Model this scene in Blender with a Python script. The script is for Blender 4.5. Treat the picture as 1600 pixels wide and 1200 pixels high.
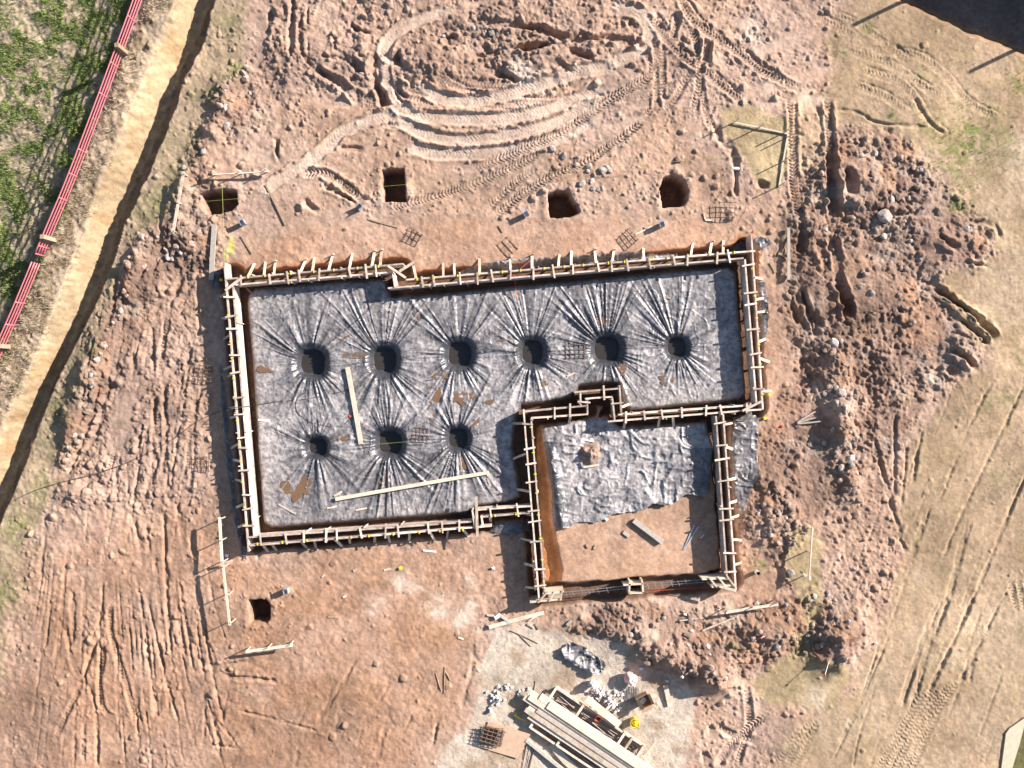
import bpy, bmesh, math, random
import numpy as np
from mathutils import Vector, Matrix

# ------------------------------------------------------------------ clear
for o in list(bpy.data.objects):
    bpy.data.objects.remove(o, do_unlink=True)
random.seed(7)
rng = np.random.default_rng(11)
SC = bpy.context.scene
COL = SC.collection

# ------------------------------------------------------------------ camera, sky, sun, exposure
S = 44.0            # photo pixels per metre on the ground
HC = 34.0           # camera height (m)
cam_d = bpy.data.cameras.new('camera')
cam = bpy.data.objects.new('camera', cam_d)
COL.objects.link(cam)
cam.location = (0, 0, HC)
cam.rotation_euler = (0, 0, 0)
cam_d.sensor_fit = 'HORIZONTAL'
cam_d.angle = 2 * math.atan((800 / S) / HC)
cam_d.clip_start = 0.1
cam_d.clip_end = 3000
SC.camera = cam

SUN_EL = math.radians(27)
SUN_AZ = (0.90, 0.436)          # horizontal direction towards the sun
world = bpy.data.worlds.new('World')
SC.world = world
world.use_nodes = True
wn = world.node_tree
wn.nodes.clear()
wo = wn.nodes.new('ShaderNodeOutputWorld')
wb = wn.nodes.new('ShaderNodeBackground')
ws = wn.nodes.new('ShaderNodeTexSky')
ws.sky_type = 'NISHITA'
ws.sun_disc = False
ws.sun_elevation = SUN_EL
ws.sun_rotation = math.atan2(SUN_AZ[0], SUN_AZ[1])
wb.inputs['Strength'].default_value = 0.068
wn.links.new(ws.outputs[0], wb.inputs[0])
wn.links.new(wb.outputs[0], wo.inputs[0])

sun_d = bpy.data.lights.new('sun', 'SUN')
sun_d.energy = 5.0
sun_d.angle = math.radians(0.6)
sun_d.color = (1.0, 0.925, 0.865)
sun = bpy.data.objects.new('sun', sun_d)
COL.objects.link(sun)
sdir = Vector((SUN_AZ[0] * math.cos(SUN_EL), SUN_AZ[1] * math.cos(SUN_EL), math.sin(SUN_EL))).normalized()
sun.rotation_euler = sdir.to_track_quat('Z', 'Y').to_euler()
sun.location = sdir * 60

SC.view_settings.view_transform = 'Standard'
SC.view_settings.look = 'None'
SC.view_settings.gamma = 1.0
SC.view_settings.use_curve_mapping = False
SC.view_settings.exposure = 1.28
SC.render.engine = 'CYCLES'


# ------------------------------------------------------------------ numpy helpers
def value_noise_grid(us, vs, cell, seed):
    """smooth value noise on the tensor grid (vs, us); returns -1..1"""
    r = np.random.default_rng(seed)
    fu = (us - us[0]) / cell
    fv = (vs - vs[0]) / cell
    nu, nv = int(fu.max()) + 3, int(fv.max()) + 3
    L = r.uniform(-1, 1, (nv, nu)).astype(np.float32)
    iu = fu.astype(int); iv = fv.astype(int)
    tu = (fu - iu).astype(np.float32); tv = (fv - iv).astype(np.float32)
    tu = tu * tu * tu * (tu * (tu * 6 - 15) + 10); tv = tv * tv * tv * (tv * (tv * 6 - 15) + 10)
    A = L[:, iu] * (1 - tu) + L[:, iu + 1] * tu
    return A[iv] * (1 - tv)[:, None] + A[iv + 1] * tv[:, None]


class Noise2:
    """value noise at arbitrary points"""
    def __init__(self, seed, n=256):
        self.L = np.random.default_rng(seed).uniform(-1, 1, (n, n)).astype(np.float32)
        self.n = n

    def __call__(self, x, y):
        x = np.asarray(x, dtype=np.float32); y = np.asarray(y, dtype=np.float32)
        ix = np.floor(x).astype(int); iy = np.floor(y).astype(int)
        tx = x - ix; ty = y - iy
        tx = tx * tx * (3 - 2 * tx); ty = ty * ty * (3 - 2 * ty)
        n = self.n; L = self.L
        a = L[iy % n, ix % n]; b = L[iy % n, (ix + 1) % n]
        c = L[(iy + 1) % n, ix % n]; d = L[(iy + 1) % n, (ix + 1) % n]
        return (a * (1 - tx) + b * tx) * (1 - ty) + (c * (1 - tx) + d * tx) * ty


def smoothstep(a, b, x):
    t = np.clip((x - a) / (b - a), 0, 1)
    return t * t * (3 - 2 * t)


def catmull(pts, step=6.0):
    P = [np.array(p, float) for p in pts]
    if len(P) == 2:
        n = max(2, int(np.linalg.norm(P[1] - P[0]) / step))
        return [P[0] + (P[1] - P[0]) * i / n for i in range(n + 1)]
    P = [2 * P[0] - P[1]] + P + [2 * P[-1] - P[-2]]
    out = []
    for i in range(1, len(P) - 2):
        p0, p1, p2, p3 = P[i - 1:i + 3]
        n = max(1, int(np.linalg.norm(p2 - p1) / step))
        for k in range(n):
            t = k / n
            out.append(0.5 * (2 * p1 + (p2 - p0) * t + (2 * p0 - 5 * p1 + 4 * p2 - p3) * t * t + (3 * p1 - p0 - 3 * p2 + p3) * t ** 3))
    out.append(P[-2])
    return out


# ------------------------------------------------------------------ the terrain grid (photo-pixel coordinates on the ground plane)
G = 1.55
MU = 90
us = np.arange(-MU, 1600 + MU + G, G)
vs = np.arange(-MU, 1200 + MU + G, G)
NU, NV = len(us), len(vs)
U, V = np.meshgrid(us.astype(np.float32), vs.astype(np.float32))


def NG(cell, seed):
    return value_noise_grid(us, vs, cell, seed)


edge_n = NG(60, 1) * 8 + NG(22, 2) * 5 + NG(9, 3) * 3


def sdf_poly(poly, Uw, Vw):
    P = np.array(poly, float)
    d = np.full(Uw.shape, 1e9, np.float32)
    inside = np.zeros(Uw.shape, bool)
    n = len(P)
    for i in range(n):
        a = P[i]; b = P[(i + 1) % n]
        e = b - a
        L2 = max(1e-6, float(e @ e))
        t = np.clip(((Uw - a[0]) * e[0] + (Vw - a[1]) * e[1]) / L2, 0, 1)
        dd = (Uw - a[0] - t * e[0]) ** 2 + (Vw - a[1] - t * e[1]) ** 2
        d = np.minimum(d, dd)
        cond = ((a[1] > Vw) != (b[1] > Vw))
        with np.errstate(divide='ignore', invalid='ignore'):
            xi = (b[0] - a[0]) * (Vw - a[1]) / (b[1] - a[1] + 1e-12) + a[0]
        inside ^= (cond & (Uw < xi))
    d = np.sqrt(d)
    return np.where(inside, -d, d)


def win(u0, u1, v0, v1):
    i0 = max(0, int((u0 - us[0]) / G)); i1 = min(NU, int((u1 - us[0]) / G) + 2)
    j0 = max(0, int((v0 - vs[0]) / G)); j1 = min(NV, int((v1 - vs[0]) / G) + 2)
    return slice(j0, j1), slice(i0, i1)


def pmask(poly, soft=10, rough=1.0):
    P = np.array(poly, float)
    m = np.zeros((NV, NU), np.float32)
    pad = soft * 2 + 25
    w = win(P[:, 0].min() - pad, P[:, 0].max() + pad, P[:, 1].min() - pad, P[:, 1].max() + pad)
    s = sdf_poly(poly, U[w], V[w]) + edge_n[w] * rough
    m[w] = 1 - smoothstep(-soft, soft, s)
    return m


def line_field(pts, reach):
    """distance, signed side and arclength near a polyline"""
    C = catmull(pts)
    A = np.array(C)
    w = win(A[:, 0].min() - reach, A[:, 0].max() + reach, A[:, 1].min() - reach, A[:, 1].max() + reach)
    uu = us[w[1]]; vv = vs[w[0]]
    D = np.full((len(vv), len(uu)), 1e6, np.float32)
    SG = np.zeros_like(D); AR = np.zeros_like(D)
    s = 0.0
    for a, b in zip(C[:-1], C[1:]):
        e = b - a
        L = float(np.linalg.norm(e))
        if L < 1e-6:
            continue
        lo = np.minimum(a, b) - reach; hi = np.maximum(a, b) + reach
        i0, i1 = np.searchsorted(uu, [lo[0], hi[0]]); j0, j1 = np.searchsorted(vv, [lo[1], hi[1]])
        if i1 <= i0 or j1 <= j0:
            s += L; continue
        x = uu[None, i0:i1] - a[0]; y = vv[j0:j1, None] - a[1]
        t = np.clip((x * e[0] + y * e[1]) / (L * L), 0, 1)
        dx = x - t * e[0]; dy = y - t * e[1]
        d = np.sqrt(dx * dx + dy * dy)
        sub = D[j0:j1, i0:i1]
        m = d < sub
        sub[m] = d[m]
        sg = np.sign(e[0] * y - e[1] * x) + 0 * d
        SG[j0:j1, i0:i1][m] = sg[m]
        AR[j0:j1, i0:i1][m] = (s + t * L)[m]
        s += L
    return w, D, SG, AR, s


Z = np.zeros((NV, NU), np.float32)           # broad shape
TZ = np.zeros((NV, NU), np.float32)          # tracks and ruts
SM = np.zeros((NV, NU), np.float32)          # smoothing (compacted) mask
CP = np.zeros((NV, NU), np.float32)          # compacted / dusty colour mask
jit = NG(14, 5); jit2 = NG(6, 6); jit3 = NG(34, 7); jit4 = NG(20, 8)


def tire(pts, w=13, depth=.05, tread=.03, period=5.2, berm=.6, compact=.5, fade=18):
    ww, D, SG, AR, L = line_field(pts, w / 2 + 10)
    d = D + jit[ww] * 1.2
    inside = 1 - smoothstep(w / 2 - 1.6, w / 2 + .8, d)
    ends = smoothstep(0, fade, AR) * (1 - smoothstep(L - fade, L, AR))
    inside *= ends
    ph = (AR + 0.9 * np.abs(D)) / period + .5 * jit3[ww] + .25 * jit4[ww]
    tri = np.abs((ph % 1.0) - .5) * 2
    tri = smoothstep(.25, .75, tri) * 2 - 1
    tread = tread * np.clip(.9 + .45 * jit3[ww] + .25 * jit4[ww], .3, 1.35)
    prof = -depth * np.clip(1 + .35 * jit3[ww], .5, 1.4) + tread * tri * (np.abs(D) > 1.0)
    be = np.exp(-((d - w / 2 - 2.6) / 2.4) ** 2) * depth * berm * ends
    TZ[ww] = TZ[ww] * (1 - inside) + prof * inside + be * (1 + .8 * jit2[ww])
    SM[ww] = np.maximum(SM[ww], inside * .92)
    CP[ww] = np.maximum(CP[ww], inside * compact)


def rut(pts, w=9, depth=.12, berm=.5, smooth=.5, compact=0., fade=14, flat=.35):
    ww, D, SG, AR, L = line_field(pts, w / 2 + 16)
    mod = np.clip(.80 + .75 * jit3[ww] + .35 * jit4[ww], .12, 1.45)
    d = D + jit4[ww] * w * .22 + jit[ww] * w * .16 + jit2[ww] * 1.3
    ends = smoothstep(0, fade, AR) * (1 - smoothstep(L - fade, L, AR))
    g = (1 - smoothstep(w / 2 * flat, w / 2 + 1.4, d)) * ends * mod
    be = np.exp(-((d - w / 2 - 3.0) / 3.0) ** 2) * depth * berm * .55 * ends * np.clip(.4 + 1.3 * jit[ww] + .7 * jit2[ww], 0, 1.6)
    TZ[ww] = TZ[ww] - g * depth + be
    SM[ww] = np.maximum(SM[ww], np.clip(g, 0, 1) * smooth * .7)
    CP[ww] = np.maximum(CP[ww], g * compact)


def ridge(pts, w=10, h=.15, fade=15):
    ww, D, SG, AR, L = line_field(pts, w * 1.6 + 8)
    d = D + jit[ww] * 2.5 + jit2[ww] * 1.5
    ends = smoothstep(0, fade, AR) * (1 - smoothstep(L - fade, L, AR))
    TZ[ww] += np.exp(-(d / (w * .6)) ** 2) * h * ends * (1 + .5 * jit[ww])


def strip(pts, w=14, compact=.7, smooth=.8, depth=.02, fade=20):
    ww, D, SG, AR, L = line_field(pts, w / 2 + 8)
    d = D + jit[ww] * 2
    ends = smoothstep(0, fade, AR) * (1 - smoothstep(L - fade, L, AR))
    g = (1 - smoothstep(w / 2 - 3, w / 2 + 2, d)) * ends
    TZ[ww] = TZ[ww] * (1 - g) - g * depth
    SM[ww] = np.maximum(SM[ww], g * smooth)
    CP[ww] = np.maximum(CP[ww], g * compact)


def mound(cu, cv, ru, rv, h, rot=0.0, power=1.0):
    c, s = math.cos(rot), math.sin(rot)
    R = max(ru, rv) * 2.2
    w = win(cu - R, cu + R, cv - R, cv + R)
    x = U[w] - cu; y = V[w] - cv
    a = (x * c + y * s) / ru; b = (-x * s + y * c) / rv
    r2 = a * a + b * b + jit[w] * .25
    Z[w] += h * np.exp(-np.maximum(r2, 0) ** power)


# ------------------------------------------------------------------ zones (photo pixels)
FENCE = [(262, -100), (226, 0), (195, 86), (157, 190), (119, 290), (82, 377), (41, 475), (0, 568), (-50, 690)]
DITCH_L = [(312, -100), (275, 0), (250, 60), (217, 140), (176, 240), (150, 300), (125, 375), (98, 445), (78, 500), (48, 575), (30, 610), (0, 672), (-60, 800)]
DITCH_R = [(365, -100), (335, 0), (320, 60), (291, 120), (268, 185), (240, 255), (217, 303), (195, 350), (178, 405), (152, 470), (120, 535), (88, 600), (56, 680), (30, 750), (0, 818), (-50, 940)]

grass_m = pmask([(-200, -200)] + [(x - 6, y) for x, y in FENCE] + [(-200, 700)], 10, .6)
bank_m = pmask(FENCE + DITCH_L[::-1], 6, .5)
ditch_poly = DITCH_L + DITCH_R[::-1]
ditch_m = pmask(ditch_poly, 4, .35)
verge_m = pmask(DITCH_R + [(-200, 1000), (-200, 1200), (0, 1100), (20, 900), (70, 770), (100, 680), (150, 540), (205, 390), (270, 320), (300, 240), (345, 170), (385, 90), (400, -100)], 9, .9)
sand_m = pmask([(1390, -150), (1310, 60), (1300, 130), (1290, 190), (1400, 205), (1470, 270), (1530, 330), (1560, 400), (1470, 430), (1490, 490), (1540, 560), (1470, 620), (1440, 660), (1410, 720), (1408, 800), (1410, 880), (1395, 960), (1355, 1030), (1330, 1080), (1290, 1110), (1230, 1140), (1190, 1300), (1750, 1300), (1750, -150)], 17, 1.5)
sand2_m = pmask([(1126, 172), (1180, 165), (1232, 190), (1236, 250), (1215, 296), (1180, 285), (1165, 250), (1150, 230), (1130, 210)], 5, .5)
sand3_m = pmask([(1238, 150), (1290, 150), (1295, 270), (1245, 270)], 8, .6)
sand4_m = pmask([(1225, 870), (1245, 828), (1270, 822), (1285, 850), (1283, 950), (1260, 985), (1240, 990), (1240, 1020), (1170, 1060), (1190, 1100), (1300, 1110), (1330, 1060), (1320, 1030), (1270, 1030), (1255, 960)], 6, .6)
gravel_m = pmask([(765, 985), (830, 978), (900, 1000), (985, 1005), (1000, 1040), (1040, 1055), (1088, 1075), (1082, 1110), (1075, 1160), (1070, 1300), (670, 1300), (690, 1170), (730, 1140), (745, 1100), (752, 1050)], 8, .9)
red_m = np.clip(pmask([(205, 800), (330, 800), (400, 870), (790, 850), (840, 950), (760, 980), (740, 1090), (690, 1170), (640, 1300), (-50, 1300), (-60, 1100), (60, 900), (130, 830)], 60, 2.0) * .9
              + pmask([(520, 345), (740, 340), (900, 345), (1040, 340), (1200, 360), (1160, 385), (640, 425), (360, 425), (390, 395)], 18, 1.2) * .6
              + pmask([(1195, 440), (1225, 430), (1250, 620), (1225, 740), (1190, 740)], 14, 1) * .7
              + pmask([(1150, 800), (1200, 770), (1260, 880), (1200, 960), (1150, 940)], 20, 1) * .5, 0, 1)
rubble_m = np.clip(
    pmask([(1240, 280), (1300, 200), (1400, 205), (1470, 280), (1530, 340), (1560, 395), (1470, 425), (1480, 480), (1545, 545), (1470, 620), (1420, 660), (1410, 700), (1380, 720), (1330, 640), (1250, 610), (1230, 470)], 16, 1.3)
    + pmask([(1170, 760), (1230, 600), (1330, 600), (1345, 740), (1260, 830), (1220, 880), (1170, 830)], 14, 1.2)
    + pmask([(1150, 960), (1230, 930), (1300, 900), (1345, 940), (1340, 1010), (1300, 1050), (1220, 1020), (1160, 1070), (1060, 1070), (985, 1020), (900, 985), (960, 945)], 12, 1.2)
    + pmask([(330, 130), (390, 90), (400, 190), (360, 220), (310, 215)], 10, 1)
    + pmask([(205, 380), (280, 340), (330, 330), (330, 420), (260, 430), (190, 560), (130, 680), (90, 740), (110, 620), (160, 500)], 12, 1)
    + pmask([(300, 190), (330, 230), (325, 300), (300, 330), (270, 330), (290, 260)], 9, .8), 0, 1)
churn_m = np.clip(
    pmask([(410, 0), (620, -60), (980, -60), (1040, 60), (1000, 110), (880, 100), (760, 150), (640, 130), (600, 180), (470, 130), (390, 180), (395, 60)], 18, 1.2)
    + pmask([(170, 450), (300, 420), (310, 780), (230, 800), (100, 790), (110, 720)], 18, 1.2) * .8
    + pmask([(1000, 20), (1200, 20), (1240, 150), (1230, 250), (1110, 190), (1020, 180)], 18, 1.2) * .7
    + pmask([(1280, 680), (1400, 640), (1410, 900), (1330, 1000), (1290, 860)], 20, 1.2) * .45
    + pmask([(30, 880), (330, 800), (380, 1000), (330, 1250), (-50, 1250), (-20, 1000)], 25, 1.4) * .35, 0, 1)
green_m = np.zeros_like(Z)
for (gu, gv, gr, ga) in [(1302, 72, 13, 1), (1318, 78, 8, .8), (1440, 118, 10, .6), (1390, 185, 13, .8), (1515, 212, 46, 1), (1485, 238, 36, .9), (1560, 235, 40, .6), (1510, 300, 26, .7), (1495, 320, 16, .9), (1450, 210, 24, .6),
                         (1540, 255, 30, .35), (1360, 45, 9, .8), (1595, 130, 20, .8), (1500, 90, 16, .4), (1590, 560, 16, .6), (1555, 440, 10, .3),
                         (370, 110, 16, .7), (362, 40, 16, .5), (290, 230, 16, .5), (240, 330, 20, .6), (150, 545, 12, .9), (100, 625, 20, .7), (95, 650, 20, .6), (80, 760, 24, .5), (25, 830, 24, .7), (10, 920, 30, .7), (40, 860, 20, .4),
                         (1185, 885, 14, .7), (1140, 1012, 10, .8), (1420, 625, 14, .3), (1540, 630, 14, .55), (1575, 625, 16, .55), (1570, 745, 30, .3)]:
    w = win(gu - 3 * gr, gu + 3 * gr, gv - 3 * gr, gv + 3 * gr)
    r2 = ((U[w] - gu) ** 2 + (V[w] - gv) ** 2) / gr ** 2 + jit[w] * .5
    green_m[w] = np.maximum(green_m[w], ga * np.exp(-np.maximum(r2, 0)))

# ------------------------------------------------------------------ broad shape
Z += NG(260, 20) * .07 + NG(90, 21) * .05
fs_ = -sdf_poly([(-300, -300)] + FENCE + [(-300, 800)], U, V)
Z -= smoothstep(3, 34, fs_ + jit * 4) * .62 + grass_m * smoothstep(0, 160, fs_) * .15
Z += bank_m * .10
# left ditch: gentle lit slope on one side, steep shaded face on the other
wl, Dl, _, _, _ = line_field(DITCH_L, 140)
wr, Dr, _, _, _ = line_field(DITCH_R, 140)
DL = np.full_like(Z, 1e3); DL[wl] = Dl
DR = np.full_like(Z, 1e3); DR[wr] = Dr
sdd = sdf_poly(ditch_poly, U, V)
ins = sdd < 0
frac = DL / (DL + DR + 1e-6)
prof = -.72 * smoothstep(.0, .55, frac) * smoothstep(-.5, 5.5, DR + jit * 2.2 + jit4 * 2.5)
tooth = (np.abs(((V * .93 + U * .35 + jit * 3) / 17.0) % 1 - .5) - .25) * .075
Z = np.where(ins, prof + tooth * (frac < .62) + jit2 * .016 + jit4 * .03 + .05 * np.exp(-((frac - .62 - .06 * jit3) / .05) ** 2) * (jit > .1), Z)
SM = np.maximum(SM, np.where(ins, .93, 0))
# cutting in the top right corner and bottom right corner
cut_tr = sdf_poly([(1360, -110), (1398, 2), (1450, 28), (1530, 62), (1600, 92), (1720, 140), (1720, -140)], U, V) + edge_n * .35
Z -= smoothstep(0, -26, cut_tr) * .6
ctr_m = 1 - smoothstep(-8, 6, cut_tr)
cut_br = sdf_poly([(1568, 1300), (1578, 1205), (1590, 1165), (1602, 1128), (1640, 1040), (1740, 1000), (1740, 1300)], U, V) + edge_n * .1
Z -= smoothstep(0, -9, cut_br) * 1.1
# spoil heaps
for a in [(1330, 290, 60, 60, .32, 0), (1420, 320, 60, 55, .22, 0), (1330, 440, 50, 70, .22, 0), (1300, 565, 22, 40, .42, 0), (1312, 660, 24, 45, .50, .1), (1330, 745, 16, 30, .30, 0),
          (1205, 985, 42, 26, .45, -.2), (1312, 985, 34, 36, .55, 0), (1300, 1035, 30, 20, .35, 0), (1045, 1020, 60, 30, .55, .35), (1110, 1050, 40, 26, .55, .5), (1150, 975, 40, 18, .2, 0),
          (1205, 800, 40, 34, .30, 0), (1200, 745, 26, 20, .22, 0), (352, 165, 26, 44, .40, .2), (330, 210, 16, 18, .2, 0), (215, 415, 22, 46, .35, .35), (150, 560, 20, 60, .38, .35), (118, 660, 18, 44, .34, .3),
          (300, 375, 40, 24, .25, 0), (285, 300, 14, 34, .30, .3), (115, 770, 26, 14, .2, 0), (690, 95, 60, 36, .30, 0), (860, 90, 90, 36, .26, 0), (560, 90, 40, 40, .2, 0), (470, 60, 40, 60, .12, 0), (760, 25, 90, 30, .22, 0),
          (1470, 385, 60, 30, .16, 0), (1500, 545, 26, 20, .16, 0), (1270, 420, 20, 90, .15, 0), (1090, 90, 40, 60, .08, 0), (930, 975, 60, 16, .15, 0)]:
    mound(*a)

# ------------------------------------------------------------------ tracks, ruts, scrapes
ra = random.Random(21)
for i in range(9):
    rx_, ry_ = ra.uniform(130, 300), ra.uniform(40, 135)
    a0 = ra.uniform(.02, .45) * math.pi; a1 = a0 + ra.uniform(.25, .55) * math.pi
    cx_, cy_ = 815 + ra.uniform(-25, 25), 100 + ra.uniform(-15, 25)
    arc = [(cx_ + rx_ * math.cos(a), cy_ + ry_ * math.sin(a)) for a in np.linspace(a0, min(a1, math.pi * .98), 9)]
    tire(arc, ra.uniform(8, 13), ra.uniform(.012, .035), ra.uniform(.012, .03), 5.0, berm=.5, compact=ra.uniform(.2, .7))
    rut([(x + 3, y - 8) for x, y in arc], ra.uniform(2.2, 4), ra.uniform(.03, .07), .4, .2)
for i in range(4):
    x0, y0 = ra.uniform(980, 1180), ra.uniform(0, 150)
    an = ra.choice([.9, 1.5, 2.0]) + ra.uniform(-.25, .25); l = ra.uniform(50, 110)
    tire([(x0, y0), (x0 + math.cos(an) * l * .5 + ra.uniform(-6, 6), y0 + math.sin(an) * l * .5), (x0 + math.cos(an) * l, y0 + math.sin(an) * l)], 10, .03, .03, 5.0, berm=.5, compact=.3)
BAND = np.zeros_like(Z)
for t in [
    [(616, 178), (672, 184), (735, 187), (797, 184), (850, 172), (903, 153), (940, 137)],
    [(619, 187), (657, 206), (704, 219), (766, 216), (829, 203), (880, 186), (930, 160)],
    [(657, 137), (688, 153), (735, 159), (797, 147), (860, 128), (906, 112), (955, 105)],
    [(616, 176), (579, 187), (535, 206), (510, 231), (479, 256), (438, 281), (415, 300)],
    [(640, 232), (700, 240), (790, 236), (860, 220), (930, 190)],
    [(700, 18), (650, 34), (612, 60), (600, 90), (604, 130), (622, 165), (650, 176)],
    [(955, 100), (1000, 80), (1015, 50), (1000, 20), (960, 10)],
]:
    ridge([(x + 2, y - 14) for x, y in t], 4.5, .075)
    strip(t, 20, 1.0, .99, .04)
    tire(t, 17, .04, .010, compact=1.0, berm=1.0)
    ww_, D_, *_r = line_field(t, 16)
    BAND[ww_] = np.maximum(BAND[ww_], 1 - smoothstep(7, 11, D_ + jit[ww_] * 2.5))
strip([(980, 170), (1030, 158), (1100, 160)], 12, .8)
strip([(940, 200), (985, 192), (1020, 178)], 14, .7)
strip([(1169, 81), (1219, 69), (1253, 53), (1300, 44)], 18, .9)
strip([(1150, 152), (1190, 138), (1237, 125), (1300, 109), (1330, 100)], 18, .9)
strip([(1180, 175), (1230, 165), (1290, 160), (1330, 168)], 26, .9)
strip([(1100, 30), (1150, 32), (1200, 34)], 12, .6)
strip([(960, 12), (1010, 15), (1060, 18)], 10, .6)
strip([(470, 158), (520, 160), (570, 165)], 16, .8)
strip([(380, 250), (410, 245), (428, 262)], 30, .8)
strip([(619, 66), (632, 47), (666, 28), (704, 19), (800, -10)], 13, .7)
strip([(404, 110), (412, 50), (420, 0)], 10, .6)
strip([(452, 90), (455, 40), (458, -20)], 9, .6)
strip([(490, 90), (505, 40), (520, -10)], 34, .35, .5)
tire([(1062, -10), (1081, 28), (1116, 55), (1153, 78), (1184, 103), (1219, 122), (1255, 140)], 14, .03, .055, berm=1.2)
rut([(1070, -14), (1090, 22), (1124, 49), (1160, 71), (1191, 97), (1226, 116)], 4.5, .08, .4, .2)
tire([(1016, 20), (1037, 53), (1066, 84), (1097, 108), (1131, 134), (1165, 160)], 14, .03, .055, berm=1.2)
rut([(1024, 15), (1045, 47), (1073, 78), (1104, 102), (1138, 128), (1172, 155)], 5, .09, .4, .2)
tire([(1022, 60), (1026, 103), (1027, 175)], 10, .07, .03)
tire([(1033, 64), (1035, 100), (1034, 155)], 10, .04, .045)
tire([(1078, 32), (1089, 72), (1095, 103), (1092, 138), (1084, 178)], 12, .04, .045)
tire([(1061, 20), (1055, 42), (1050, 62)], 10, .07, .03, fade=8)
tire([(1108, 58), (1102, 99)], 12, .12, .03, fade=8)
tire([(1085, 105), (1072, 125), (1050, 160), (1030, 170)], 11, .05, .035)
tire([(1022, 85), (1016, 116), (988, 134), (950, 156), (919, 178), (878, 206), (838, 222), (800, 240), (766, 253), (735, 266)], 14, .04, .034, 5.4)
tire([(848, 236), (807, 258), (770, 274), (735, 288), (672, 309), (604, 325)], 12, .035, .03, 5.4)
tire([(1006, 188), (975, 212), (947, 231), (919, 250), (862, 275), (825, 297), (800, 315), (772, 338)], 12, .045, .04, 5.4)
tire([(840, 262), (806, 285), (780, 310), (760, 330)], 11, .03, .03)
tire([(469, 272), (497, 269), (522, 278), (547, 297), (568, 314)], 13, .06, .05, 5.4, berm=.8)
tire([(1237, 148), (1239, 203), (1241, 281), (1250, 344)], 14, .04, .055, berm=.8)
rut([(1244, 150), (1246, 190), (1247, 215)], 6, .09, .4, .2)
tire([(1294, 150), (1297, 219), (1298, 250)], 13, .08, .045)
for t in [[(1320, 78), (1375, 95), (1425, 125), (1475, 160)], [(1342, 108), (1395, 125), (1425, 150), (1450, 190), (1480, 215)], [(1350, 78), (1425, 85), (1475, 120), (1512, 162), (1560, 185)],
          [(1330, 130), (1380, 150), (1420, 180)], [(1300, 20), (1360, 50), (1420, 100)], [(1255, 10), (1290, 30), (1340, 60)]]:
    tire(t, 12, .010, .014, 5.6, compact=.1)
    rut([(x + 7, y - 6) for x, y in t], 3, .025, .3, .2)
rut([(1307, 170), (1340, 175), (1375, 192), (1450, 200)], 4, .06, .4)
rut([(1425, 150), (1450, 190), (1478, 212)], 5, .07, .4)
# deep churned hollows at the top
rut([(752, 36), (800, 41), (847, 47), (887, 60), (940, 60), (1010, 70)], 13, .24, .7)
rut([(614, 80), (626, 103), (652, 130)], 18, .28, .6, .7)
rut([(592, 84), (586, 100), (587, 125), (608, 172)], 17, .26, .6, .7)
rut([(615, 130), (625, 150), (640, 160)], 14, .18, .5)
rut([(545, 95), (579, 121)], 14, .22, .6)
rut([(491, 106), (522, 125), (545, 140), (568, 158)], 16, .22, .6)
rut([(500, 88), (545, 96)], 5, .12, .5)
rut([(752, 106), (813, 128)], 9, .2, .5)
rut([(740, 92), (775, 83), (862, 68)], 8, .18, .6)
rut([(884, 78), (931, 94)], 14, .24, .5)
rut([(860, 97), (897, 112)], 9, .18, .5)
rut([(690, 64), (724, 66)], 15, .22, .5)
rut([(798, 72), (830, 78), (860, 68)], 10, .2, .5)
rut([(745, 80), (770, 75)], 12, .18, .5)
rut([(546, 30), (556, 45), (585, 55)], 9, .14, .5)
rut([(606, 30), (612, 45)], 8, .14, .5)
rut([(985, 22), (988, 48)], 12, .2, .5)
rut([(970, 22), (970, 45)], 5, .12, .5)
rut([(1063, 52), (1073, 70)], 12, .2, .4)
rut([(457, -20), (455, 60), (453, 94)], 8, .14, .6, .8)
rut([(471, 20), (470, 75), (488, 108)], 6, .1, .6)
rut([(425, 10), (416, 65)], 9, .14, .6)
rut([(480, 0), (482, 90)], 3, .05)
rut([(523, 45), (524, 85)], 4, .07)
rut([(433, 212), (432, 240), (436, 254)], 8, .14, .5)
rut([(526, 232), (570, 233)], 9, .13, .4)
rut([(500, 288), (525, 300), (560, 318)], 8, .12, .6)
rut([(470, 310), (490, 325), (500, 332)], 9, .14, .4)
rut([(595, 195), (625, 200)], 8, .12, .4)
rut([(1118, 190), (1122, 210), (1130, 222), (1150, 228)], 13, .22, .4)
rut([(1180, 284), (1205, 292)], 13, .22, .4)
rut([(1145, 225), (1150, 260), (1150, 310)], 10, .1, .3)
rut([(1272, 165), (1285, 180), (1284, 195)], 8, .16, .5)
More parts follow.
